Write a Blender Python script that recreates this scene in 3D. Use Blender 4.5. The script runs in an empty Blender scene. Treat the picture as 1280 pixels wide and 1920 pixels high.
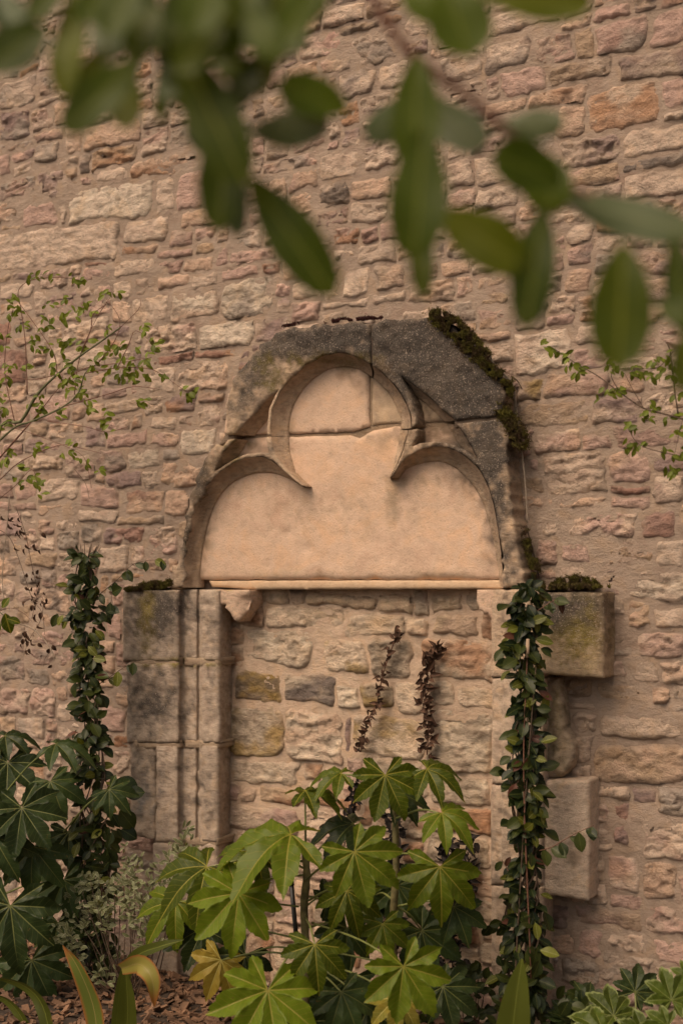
import bpy, math, random
import numpy as np
from mathutils import Vector, Matrix, Euler, Quaternion
from mathutils.geometry import delaunay_2d_cdt
random.seed(7)
R = random.random
def U(a, b): return a + (b - a) * random.random()
C = bpy.context.scene.collection
scn = bpy.context.scene
# ------------------------------------------------------------------ camera
F = 2400.0; HZ = 1090.0; TH = math.atan(F / 4200.0); DIST = 4.8; ZH = 1.56
cam_d = bpy.data.cameras.new('camera'); cam = bpy.data.objects.new('camera', cam_d); C.objects.link(cam)
CP = Vector((DIST * math.sin(TH), -DIST * math.cos(TH), ZH))
cam.location = CP; cam.rotation_euler = (math.pi / 2, 0, TH)
cam_d.sensor_fit = 'VERTICAL'; cam_d.sensor_height = 36; cam_d.lens = F / 1920 * 36
cam_d.shift_y = (HZ - 960) / 1920; cam_d.clip_start = 0.05; cam_d.clip_end = 500
cam_d.dof.use_dof = True; cam_d.dof.focus_distance = 4.65; cam_d.dof.aperture_fstop = 2.3
scn.camera = cam
# ------------------------------------------------------------------ light
SUN_EL, SUN_AZ = math.radians(52), math.radians(-18)      # azimuth from the wall's normal, minus = from the left
w = bpy.data.worlds.new('World'); scn.world = w; w.use_nodes = True
nt = w.node_tree; nt.nodes.clear()
sky = nt.nodes.new('ShaderNodeTexSky'); sky.sky_type = 'NISHITA'; sky.sun_disc = False
sky.sun_elevation = SUN_EL; sky.sun_rotation = math.pi + SUN_AZ * -1; sky.dust_density = 6; sky.air_density = 0.7; sky.ozone_density = 0.3
bg = nt.nodes.new('ShaderNodeBackground'); bg.inputs[1].default_value = 0.090
out = nt.nodes.new('ShaderNodeOutputWorld')
hz = nt.nodes.new('ShaderNodeRGBToBW'); wm = nt.nodes.new('ShaderNodeMix'); wm.data_type = 'RGBA'; wm.blend_type = 'MULTIPLY'; wm.inputs[0].default_value = 1
nt.links.new(sky.outputs[0], hz.inputs[0]); nt.links.new(hz.outputs[0], wm.inputs[6]); wm.inputs[7].default_value = (1.0, 0.90, 0.77, 1)   # overcast veil
sm_ = nt.nodes.new('ShaderNodeMix'); sm_.data_type = 'RGBA'; sm_.inputs[0].default_value = 0.75
nt.links.new(sky.outputs[0], sm_.inputs[6]); nt.links.new(wm.outputs[2], sm_.inputs[7]); nt.links.new(sm_.outputs[2], bg.inputs[0]); nt.links.new(bg.outputs[0], out.inputs[0])
sd = bpy.data.lights.new('sun', 'SUN'); sd.energy = 1.4; sd.angle = math.radians(42); sd.color = (1, 0.68, 0.42)
so = bpy.data.objects.new('sun', sd); C.objects.link(so)
sv = Vector((math.sin(SUN_AZ) * math.cos(SUN_EL), -math.cos(SUN_AZ) * math.cos(SUN_EL), math.sin(SUN_EL)))
so.rotation_euler = (-sv).to_track_quat('-Z', 'Y').to_euler(); so.location = (0, -3, 8)
scn.view_settings.view_transform = 'Standard'; scn.view_settings.look = 'None'
scn.view_settings.exposure = 0.60; scn.view_settings.gamma = 1; scn.view_settings.use_curve_mapping = False
# ------------------------------------------------------------------ pixel of the photograph -> place at distance d before the wall
SN, CS = math.sin(TH), math.cos(TH)
def P(px, py, d=0.0):
    u = (px - 640) / F; v = (HZ - py) / F
    dx, dy = -SN + u * CS, CS + u * SN
    t = (-d - CP.y) / dy
    return Vector((CP.x + t * dx, -d, ZH + t * v))
def PT(px, py, t):                                           # by distance from the lens
    u = (px - 640) / F; v = (HZ - py) / F
    return CP + Vector((-SN + u * CS, CS + u * SN, v)) * t
def px_scale(px, d):                                         # pixels per metre there
    dy = CS + (px - 640) / F * SN
    return F / ((-d - CP.y) / dy)
VIEW_BACK = Vector((SN, -CS, 0)); RIGHT = Vector((CS, SN, 0)); UP = Vector((0, 0, 1))
# ------------------------------------------------------------------ noise
def _h(ix, iy, iz):
    n = (ix * 374761393 + iy * 668265263 + iz * 1274126177) & 0xffffffff
    n = ((n ^ (n >> 13)) * 1274126177) & 0xffffffff
    return ((n ^ (n >> 16)) & 0xffff) / 65535.0
def vnoise(x, y, z=0.0):
    x = np.asarray(x, float); y = np.asarray(y, float); z = np.zeros_like(x) + z
    xi = np.floor(x).astype(np.int64); yi = np.floor(y).astype(np.int64); zi = np.floor(z).astype(np.int64)
    f = lambda t: t * t * (3 - 2 * t)
    fx, fy, fz = f(x - xi), f(y - yi), f(z - zi)
    r = 0
    for a in (0, 1):
        for b in (0, 1):
            for c in (0, 1):
                r = r + _h(xi + a, yi + b, zi + c) * (fx if a else 1 - fx) * (fy if b else 1 - fy) * (fz if c else 1 - fz)
    return r * 2 - 1
def fbm(x, y, z=0.0, o=4):
    r = 0; a = 1; s = 0
    for i in range(o):
        r = r + a * vnoise(x, y, z + 17.3 * i); s += a; a *= .5; x = np.asarray(x) * 2.03; y = np.asarray(y) * 2.03
    return r / s
def facets(x, y, sx, sy, seed):
    """broken-stone facets: nearest jittered cell, each a small tilted plane"""
    u, v = x / sx, y / sy; ui, vi = np.floor(u).astype(np.int64), np.floor(v).astype(np.int64); bd = np.full(u.shape, 9.); out_ = np.zeros(u.shape)
    for a in (-1, 0, 1):
        for b in (-1, 0, 1):
            ci, cj = ui + a, vi + b; px_, py_ = ci + _h(ci, cj, seed), cj + _h(ci, cj, seed + 1); dx, dy = u - px_, v - py_; d = dx * dx + dy * dy
            h = (_h(ci, cj, seed + 2) - .5) + dx * (_h(ci, cj, seed + 3) - .5) * 1.1 + dy * (_h(ci, cj, seed + 4) - .62) * 1.5
            m = d < bd; out_ = np.where(m, h, out_); bd = np.where(m, d, bd)
    return out_
def sstep(a, b, x):
    t = np.clip((x - a) / (b - a), 0, 1); return t * t * (3 - 2 * t)
# ------------------------------------------------------------------ materials
def newmat(name):
    m = bpy.data.materials.new(name); m.use_nodes = True; nt = m.node_tree
    b = nt.nodes['Principled BSDF']; return m, nt, b
def N(nt, t, **k):
    n = nt.nodes.new(t)
    for a, v in k.items():
        if a.startswith('i_'): n.inputs[a[2:].replace('_', ' ')].default_value = v
        elif a.startswith('n'): n.inputs[int(a[1:])].default_value = v
        else: setattr(n, a, v)
    return n
def ramp(nt, stops):
    r = nt.nodes.new('ShaderNodeValToRGB'); e = r.color_ramp.elements
    while len(e) < len(stops): e.new(0.5)
    for i, (p, c) in enumerate(stops):
        e[i].position = p; e[i].color = (c, c, c, 1) if isinstance(c, (int, float)) else (*c, 1)
    return r
def stone_mat(name, bump=0.6, var=0.35, speck=0.5, scale=1.0, lichen=0.0, bd=.012, sz=1.9):
    m, nt, b = newmat(name); L = nt.links.new
    g = N(nt, 'ShaderNodeNewGeometry'); at = N(nt, 'ShaderNodeAttribute', attribute_name='Col')
    mp = N(nt, 'ShaderNodeMapping'); mp.inputs['Scale'].default_value = (1, 1, sz); L(g.outputs['Position'], mp.inputs[0])
    n1 = N(nt, 'ShaderNodeTexNoise', i_Scale=22 * scale, i_Detail=8.0, i_Roughness=0.65); L(mp.outputs[0], n1.inputs['Vector'])
    n2 = N(nt, 'ShaderNodeTexNoise', i_Scale=130 * scale, i_Detail=6.0, i_Roughness=0.7); L(g.outputs['Position'], n2.inputs['Vector'])
    n3 = N(nt, 'ShaderNodeTexNoise', i_Scale=9 * scale, i_Detail=5.0, i_Roughness=0.6, i_Distortion=.6); L(g.outputs['Position'], n3.inputs['Vector'])
    r1 = ramp(nt, [(0.25, 1 - var), (0.5, 1.0), (0.78, 1 + var * .5)]); L(n1.outputs[0], r1.inputs[0])
    r2 = ramp(nt, [(0.28, 1 - speck), (0.42, 1.0), (0.62, 1.0), (0.75, 1 + speck * .5)]); L(n2.outputs[0], r2.inputs[0])
    r3 = ramp(nt, [(0.3, (0.9, 0.84, 0.82)), (0.5, (1, 1, 1)), (0.7, (1.06, 0.98, 0.88))]); L(n3.outputs[0], r3.inputs[0])
    c = at.outputs['Color']
    for r in (r1, r2, r3):
        mx = N(nt, 'ShaderNodeMix', data_type='RGBA', blend_type='MULTIPLY'); mx.inputs[0].default_value = 1
        L(c, mx.inputs[6]); L(r.outputs[0], mx.inputs[7]); c = mx.outputs[2]
    if lichen:
        n4 = N(nt, 'ShaderNodeTexNoise', i_Scale=190.0, i_Detail=3.0, i_Roughness=0.6); L(g.outputs['Position'], n4.inputs['Vector'])
        r4 = ramp(nt, [(0.57, 0.0), (0.66, lichen)]); L(n4.outputs[0], r4.inputs[0])
        mx = N(nt, 'ShaderNodeMix', data_type='RGBA'); L(r4.outputs[0], mx.inputs[0]); L(c, mx.inputs[6]); mx.inputs[7].default_value = (.36, .29, .23, 1); c = mx.outputs[2]
    n5 = N(nt, 'ShaderNodeTexNoise', i_Scale=420.0, i_Detail=4.0, i_Roughness=0.7); L(g.outputs['Position'], n5.inputs['Vector'])
    L(c, b.inputs['Base Color']); b.inputs['Roughness'].default_value = 0.93
    b.inputs['Specular IOR Level'].default_value = 0.25
    ad = N(nt, 'ShaderNodeMath', operation='MULTIPLY_ADD'); ad.inputs[1].default_value = 0.7
    L(n2.outputs[0], ad.inputs[0]); L(n1.outputs[0], ad.inputs[2])
    ae = N(nt, 'ShaderNodeMath', operation='MULTIPLY_ADD'); ae.inputs[1].default_value = 0.22; L(n5.outputs[0], ae.inputs[0]); L(ad.outputs[0], ae.inputs[2])
    bp = N(nt, 'ShaderNodeBump', i_Strength=bump, i_Distance=bd); L(ae.outputs[0], bp.inputs['Height'])
    L(bp.outputs[0], b.inputs['Normal'])
    return m
M_RUB = stone_mat('rubble_stone', 1.0, 0.40, 0.5, bd=.018)
M_MOR = stone_mat('lime_mortar', 0.75, 0.20, 0.36, 1.3)
M_ASH = stone_mat('carved_limestone', 0.65, 0.42, 0.55, 1.8, lichen=.75)
M_TYM = stone_mat('smooth_limestone', 0.42, 0.15, 0.40, 1.0, sz=1.0)
def leaf_mat(name, col, vein, dark=None, rough=0.42, trans=0.25, lat=55.0, veinw=0.0016, edge=None, var=0.35, yellow=0.0, latw=0.35, under=None, nsc=3.0):
    m, nt, b = newmat(name); L = nt.links.new
    uv = N(nt, 'ShaderNodeUVMap'); sp = N(nt, 'ShaderNodeSeparateXYZ'); L(uv.outputs[0], sp.inputs[0])
    oi = N(nt, 'ShaderNodeObjectInfo'); g = N(nt, 'ShaderNodeTexCoord')
    ns = N(nt, 'ShaderNodeTexNoise', i_Scale=nsc, i_Detail=5.0); L(g.outputs['Object'], ns.inputs['Vector'])
    dark = dark or tuple(c * .5 for c in col)
    rr = N(nt, 'ShaderNodeMath', operation='MULTIPLY_ADD'); rr.inputs[1].default_value = .9; L(ns.outputs[0], rr.inputs[0])
    rs = N(nt, 'ShaderNodeMath', operation='MULTIPLY_ADD'); rs.inputs[1].default_value = var * 2; rs.inputs[2].default_value = -var - .12
    L(oi.outputs['Random'], rs.inputs[0]); L(rs.outputs[0], rr.inputs[2])
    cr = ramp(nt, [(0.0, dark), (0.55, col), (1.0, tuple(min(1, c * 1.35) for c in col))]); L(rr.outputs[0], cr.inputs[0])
    c = cr.outputs[0]
    n9 = N(nt, 'ShaderNodeTexNoise', i_Scale=nsc * 4.0, i_Detail=3.0); L(g.outputs['Object'], n9.inputs['Vector'])
    r9 = ramp(nt, [(0.685, 0.0), (0.73, 0.75)]); L(n9.outputs[0], r9.inputs[0])
    mx = N(nt, 'ShaderNodeMix', data_type='RGBA'); L(r9.outputs[0], mx.inputs[0]); L(c, mx.inputs[6]); mx.inputs[7].default_value = (0.13, 0.085, 0.025, 1); c = mx.outputs[2]
    # veins: midrib at u=0, laterals slanting off it
    a = N(nt, 'ShaderNodeMath', operation='LESS_THAN'); L(sp.outputs[0], a.inputs[0]); a.inputs[1].default_value = veinw
    q = N(nt, 'ShaderNodeMath', operation='MULTIPLY_ADD'); L(sp.outputs[0], q.inputs[0]); q.inputs[1].default_value = -0.9; L(sp.outputs[1], q.inputs[2])
    q2 = N(nt, 'ShaderNodeMath', operation='MULTIPLY'); L(q.outputs[0], q2.inputs[0]); q2.inputs[1].default_value = lat
    q3 = N(nt, 'ShaderNodeMath', operation='FRACT'); L(q2.outputs[0], q3.inputs[0])
    q4 = N(nt, 'ShaderNodeMath', operation='LESS_THAN'); L(q3.outputs[0], q4.inputs[0]); q4.inputs[1].default_value = 0.09
    q5 = N(nt, 'ShaderNodeMath', operation='MULTIPLY'); L(q4.outputs[0], q5.inputs[0]); q5.inputs[1].default_value = latw
    mxm = N(nt, 'ShaderNodeMath', operation='MAXIMUM'); L(a.outputs[0], mxm.inputs[0]); L(q5.outputs[0], mxm.inputs[1])
    mx = N(nt, 'ShaderNodeMix', data_type='RGBA'); L(mxm.outputs[0], mx.inputs[0]); L(c, mx.inputs[6]); mx.inputs[7].default_value = (*vein, 1); c = mx.outputs[2]
    if edge:
        ea = N(nt, 'ShaderNodeAttribute', attribute_name='edge')
        e2 = N(nt, 'ShaderNodeMath', operation='MULTIPLY_ADD'); L(ns.outputs[0], e2.inputs[0]); e2.inputs[1].default_value = 0.14; L(ea.outputs['Fac'], e2.inputs[2])
        er = ramp(nt, [(1.0 - edge[1] * .5, 0.0), (1.0, 1.0)]); L(e2.outputs[0], er.inputs[0])
        mx = N(nt, 'ShaderNodeMix', data_type='RGBA'); L(er.outputs[0], mx.inputs[0]); L(c, mx.inputs[6]); mx.inputs[7].default_value = (*edge[0], 1); c = mx.outputs[2]
    if under:
        gg = N(nt, 'ShaderNodeNewGeometry')
        mx = N(nt, 'ShaderNodeMix', data_type='RGBA'); L(gg.outputs['Backfacing'], mx.inputs[0]); L(c, mx.inputs[6]); mx.inputs[7].default_value = (*under, 1); c = mx.outputs[2]
    L(c, b.inputs['Base Color']); b.inputs['Roughness'].default_value = rough; b.inputs['Specular IOR Level'].default_value = 0.22
    bp = N(nt, 'ShaderNodeBump', i_Strength=0.25, i_Distance=0.003); bp.invert = True; L(mxm.outputs[0], bp.inputs['Height']); L(bp.outputs[0], b.inputs['Normal'])
    tr = N(nt, 'ShaderNodeBsdfTranslucent'); tm = N(nt, 'ShaderNodeMix', data_type='RGBA', blend_type='MULTIPLY'); tm.inputs[0].default_value = 1
    L(c, tm.inputs[6]); tm.inputs[7].default_value = (1.4, 1.35, 0.4, 1); L(tm.outputs[2], tr.inputs[0])
    ms = N(nt, 'ShaderNodeMixShader'); ms.inputs[0].default_value = trans
    L(b.outputs[0], ms.inputs[1]); L(tr.outputs[0], ms.inputs[2]); L(ms.outputs[0], nt.nodes['Material Output'].inputs[0])
    return m
def plain_mat(name, col, rough=0.8, var=0.4, scale=30, bump=0.3):
    m, nt, b = newmat(name); L = nt.links.new
    g = N(nt, 'ShaderNodeNewGeometry'); ns = N(nt, 'ShaderNodeTexNoise', i_Scale=float(scale), i_Detail=5.0); L(g.outputs['Position'], ns.inputs['Vector'])
    cr = ramp(nt, [(0.3, tuple(c * (1 - var) for c in col)), (0.7, tuple(c * (1 + var) for c in col))]); L(ns.outputs[0], cr.inputs[0])
    L(cr.outputs[0], b.inputs['Base Color']); b.inputs['Roughness'].default_value = rough
    bp = N(nt, 'ShaderNodeBump', i_Strength=bump, i_Distance=0.004); L(ns.outputs[0], bp.inputs['Height']); L(bp.outputs[0], b.inputs['Normal'])
    return m
M_FAT = leaf_mat('fatsia_leaf', (0.104, 0.145, 0.009), (0.24, 0.22, 0.035), trans=0.30, lat=60, latw=.4, nsc=4.5, var=.5, under=(0.16, 0.17, 0.035))
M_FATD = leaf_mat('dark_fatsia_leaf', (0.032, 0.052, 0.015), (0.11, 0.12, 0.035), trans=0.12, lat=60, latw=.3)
M_FATY = leaf_mat('yellowing_fatsia_leaf', (0.30, 0.22, 0.035), (0.42, 0.36, 0.10), dark=(0.12, 0.14, 0.02), trans=0.25)
M_FATV = leaf_mat('variegated_fatsia_leaf', (0.070, 0.100, 0.012), (0.14, 0.16, 0.04), edge=((0.17, 0.20, 0.07), 0.08), trans=0.2)
M_VINE = leaf_mat('vine_leaf', (0.036, 0.046, 0.009), (0.07, 0.08, 0.02), dark=(0.011, 0.019, 0.006), lat=90, latw=.2, veinw=.0008, trans=0.12, rough=.38)
M_VINL = leaf_mat('pale_vine_leaf', (0.13, 0.14, 0.02), (0.25, 0.26, 0.09), lat=90, latw=.2, veinw=.0008)
M_VINR = leaf_mat('bronze_vine_leaf', (0.11, 0.045, 0.03), (0.15, 0.08, 0.05), lat=90, latw=.2, veinw=.0008)
M_TREE = leaf_mat('tree_leaf', (0.082, 0.120, 0.004), (0.19, 0.22, 0.03), dark=(0.036, 0.056, 0.003), trans=0.5, lat=180, latw=.25, veinw=.0007, under=(0.13, 0.145, 0.07), rough=.45)
M_TREEU = leaf_mat('pale_tree_leaf', (0.115, 0.140, 0.065), (0.19, 0.21, 0.10), dark=(0.07, 0.095, 0.04), trans=0.3, lat=180, latw=.25, veinw=.0007)
M_TREEY = leaf_mat('light_tree_leaf', (0.115, 0.140, 0.006), (0.2, 0.22, 0.03), dark=(0.05, 0.075, 0.004), trans=0.5, lat=180, latw=.25, veinw=.0009)
M_SHR = leaf_mat('small_shrub_leaf', (0.17, 0.21, 0.025), (0.2, 0.24, 0.05), trans=0.3, lat=200, latw=0.0, veinw=.0004)
M_VAR = leaf_mat('cream_edged_leaf', (0.16, 0.17, 0.08), (0.18, 0.2, 0.1), edge=((0.36, 0.36, 0.22), 0.45), trans=0.15, lat=200, latw=0, veinw=.0003)
M_STRAP = leaf_mat('strap_leaf', (0.10, 0.12, 0.018), (0.14, 0.16, 0.03), trans=0.22, lat=0.01, latw=0.0, veinw=.0012)
M_STRAPY = leaf_mat('yellowed_strap_leaf', (0.26, 0.22, 0.05), (0.28, 0.23, 0.08), edge=((0.28, 0.12, 0.035), 0.5), dark=(0.12, 0.15, 0.03), trans=0.22, lat=0.01, latw=0, veinw=.0012)
M_DEAD = plain_mat('dead_leaf', (0.075, 0.035, 0.018), 0.85, .5, 60)
M_DEADK = plain_mat('blackened_leaf', (0.018, 0.012, 0.010), 0.85, .5, 60)
M_TWIG = plain_mat('twig_bark', (0.085, 0.055, 0.034), 0.85, .4, 80)
M_GTWIG = plain_mat('green_bark', (0.13, 0.13, 0.06), 0.75, .35, 60)
M_REDT = plain_mat('reddish_twig', (0.15, 0.065, 0.038), 0.7, .35, 60)
M_PET = plain_mat('petiole', (0.16, 0.18, 0.05), 0.5, .25, 25)
M_TRUNK = plain_mat('fatsia_stem', (0.14, 0.12, 0.05), 0.8, .45, 50, .6)
M_SOIL = plain_mat('soil', (0.045, 0.03, 0.02), 0.95, .5, 40, .9)
M_CHIP = plain_mat('wood_chip', (0.17, 0.095, 0.055), 0.9, .6, 14)
M_CANE = plain_mat('cane', (0.42, 0.30, 0.20), 0.7, .3, 40)
M_PALE = plain_mat('pale_dead_stem', (0.30, 0.24, 0.18), 0.85, .35, 60)
M_BLACK = plain_mat('black_plastic', (0.012, 0.012, 0.012), 0.45, .2, 40)
def moss_mat():
    m, nt, b = newmat('moss'); L = nt.links.new
    g = N(nt, 'ShaderNodeNewGeometry'); ns = N(nt, 'ShaderNodeTexNoise', i_Scale=28.0, i_Detail=5.0); L(g.outputs['Position'], ns.inputs['Vector'])
    cr = ramp(nt, [(0.34, (0.075, 0.042, 0.018)), (0.47, (0.085, 0.060, 0.014)), (0.58, (0.115, 0.100, 0.014)), (0.75, (0.17, 0.15, 0.02))]); L(ns.outputs[0], cr.inputs[0])
    L(cr.outputs[0], b.inputs['Base Color']); b.inputs['Roughness'].default_value = .95
    return m
M_MOSS = moss_mat()
# ------------------------------------------------------------------ object helpers
def root(name, label, cat, loc, group=None, kind=None):
    o = bpy.data.objects.new(name, None); C.objects.link(o); o.location = loc; o.empty_display_size = .1
    o['label'] = label; o['category'] = cat
    if group: o['group'] = group
    if kind: o['kind'] = kind
    return o
def mkmesh(name, V, Fc, mats, cols=None, uvs=None, edge=None, smooth=True, midx=None):
    me = bpy.data.meshes.new(name)
    V = np.asarray(V, np.float32); 
    me.from_pydata(V.tolist(), [], Fc if isinstance(Fc, list) else Fc.tolist())
    for m in (mats if isinstance(mats, (list, tuple)) else [mats]): me.materials.append(m)
    if cols is not None:
        ca = me.color_attributes.new('Col', 'FLOAT_COLOR', 'POINT')
        c4 = np.ones((len(V), 4), np.float32); c4[:, :3] = cols; ca.data.foreach_set('color', c4.ravel())
    if uvs is not None:
        uvl = me.uv_layers.new(name='UVMap'); li = np.empty(len(me.loops), np.int32); me.loops.foreach_get('vertex_index', li)
        uvl.data.foreach_set('uv', np.asarray(uvs, np.float32)[li].ravel())
    if edge is not None:
        ea = me.attributes.new('edge', 'FLOAT', 'POINT'); ea.data.foreach_set('value', np.asarray(edge, np.float32))
    if midx is not None: me.polygons.foreach_set('material_index', np.asarray(midx, np.int32))
    if smooth: me.polygons.foreach_set('use_smooth', np.ones(len(me.polygons), bool))
    me.update(); return me
def obj(name, me, parent=None, mat=None, **props):
    o = bpy.data.objects.new(name, me); C.objects.link(o)
    if parent is not None:
        o.parent = parent
        base = parent.matrix_basis
        if parent.parent is not None: base = parent.parent.matrix_basis @ base
        if mat is None: mat = Matrix()
        o.matrix_basis = base.inverted() @ mat
    elif mat is not None: o.matrix_basis = mat
    for k, v in props.items(): o[k] = v
    return o
def part(name, V, Fc, m, parent, cols=None, **k):
    V = np.asarray(V, float); c = (V.min(0) + V.max(0)) / 2
    props = {q: k.pop(q) for q in ('label', 'kind', 'category', 'group') if q in k}
    me = mkmesh(name, V - c, Fc, m, cols, **k)
    return obj(name, me, parent, Matrix.Translation(Vector(c.tolist())), **props)
def tube(pts, r0, r1=None, n=6, sub=4, wob=0.0):
    """tube through points, smoothed; returns verts, faces"""
    pts = [Vector(p) for p in pts]; r1 = r0 if r1 is None else r1
    if len(pts) > 2 or sub > 1:
        Q = []
        e = [pts[0] * 2 - pts[1]] + pts + [pts[-1] * 2 - pts[-2]]
        for i in range(1, len(e) - 2):
            for k in range(sub):
                t = k / sub; a, b, c, d = e[i - 1:i + 3]
                Q.append(0.5 * ((2 * b) + (c - a) * t + (2 * a - 5 * b + 4 * c - d) * t * t + (3 * b - a - 3 * c + d) * t ** 3))
        Q.append(pts[-1]); pts = Q
    V = []; Fc = []; m = len(pts)
    for i, p in enumerate(pts):
        t = (pts[min(i + 1, m - 1)] - pts[max(i - 1, 0)]).normalized()
        a = t.cross(Vector((0.31, 0.9, 0.2))).normalized(); b = t.cross(a)
        r = (r0 + (r1 - r0) * i / (m - 1)) * (1 + wob * (R() - .5))
        for j in range(n):
            an = 2 * math.pi * j / n; V.append(p + (a * math.cos(an) + b * math.sin(an)) * r)
    for i in range(m - 1):
        for j in range(n):
            Fc.append((i * n + j, i * n + (j + 1) % n, (i + 1) * n + (j + 1) % n, (i + 1) * n + j))
    Fc.append(tuple(range(n))[::-1]); Fc.append(tuple((m - 1) * n + j for j in range(n)))
    return [tuple(v) for v in V], Fc
def join(parts):
    V = []; Fc = []
    for v, f in parts:
        o = len(V); V += v; Fc += [tuple(i + o for i in q) for q in f]
    return V, Fc
# ================================================================== STRUCTURE
gx, gy = np.meshgrid(np.linspace(-4, 4, 81), np.linspace(-6, 1.2, 73))
def gz(x, y): return 0.02 * fbm(x * 3, y * 3, 5) + 0.004
V = np.stack([gx, gy, gz(gx, gy)], -1).reshape(-1, 3).tolist(); nx = 81
Fc = [(j * nx + i, j * nx + i + 1, (j + 1) * nx + i + 1, (j + 1) * nx + i) for j in range(72) for i in range(80)]
b0 = len(V); V += [(-60, -60, -.01), (60, -60, -.01), (60, 40, -.01), (-60, 40, -.01)]
c0 = [0, 80, 72 * 81 + 80, 72 * 81]
for k in range(4): Fc.append((b0 + k, b0 + (k + 1) % 4, c0[(k + 1) % 4], c0[k]))
g = obj('ground', mkmesh('ground', V, Fc, M_SOIL)); g['kind'] = 'structure'
# wood chips
V = []; Fc = []
for i in range(5200):
    x = U(-2.2, 1.6); y = -abs(random.gauss(0, .8)) - 0.02
    if y < -2.3: continue
    s = U(.010, .028); h = U(.2, .6) * s; t = U(.10, .25) * s
    Mx = Matrix.Translation((x, y, float(gz(x, y)) + U(.002, .014))) @ Euler((U(-.6, .6), U(-.6, .6), U(0, 6.3))).to_matrix().to_4x4()
    o = len(V)
    for a, b, c in ((-1, -1, -1), (1, -.8, -1), (.9, 1, -1), (-.8, .9, -1), (-.95, -1, 1), (1, -.9, 1), (.8, 1, 1), (-.9, .8, 1)):
        V.append(tuple(Mx @ Vector((a * s, b * h, c * t))))
    for q in ((0, 3, 2, 1), (4, 5, 6, 7), (0, 1, 5, 4), (1, 2, 6, 5), (2, 3, 7, 6), (3, 0, 4, 7)): Fc.append(tuple(o + k for k in q))
g = obj('wood_chips', mkmesh('wood_chips', V, Fc, M_CHIP, smooth=False)); g['kind'] = 'stuff'
g['label'] = 'brown wood chip mulch spread over the bed at the foot of the wall'; g['category'] = 'mulch'
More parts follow.
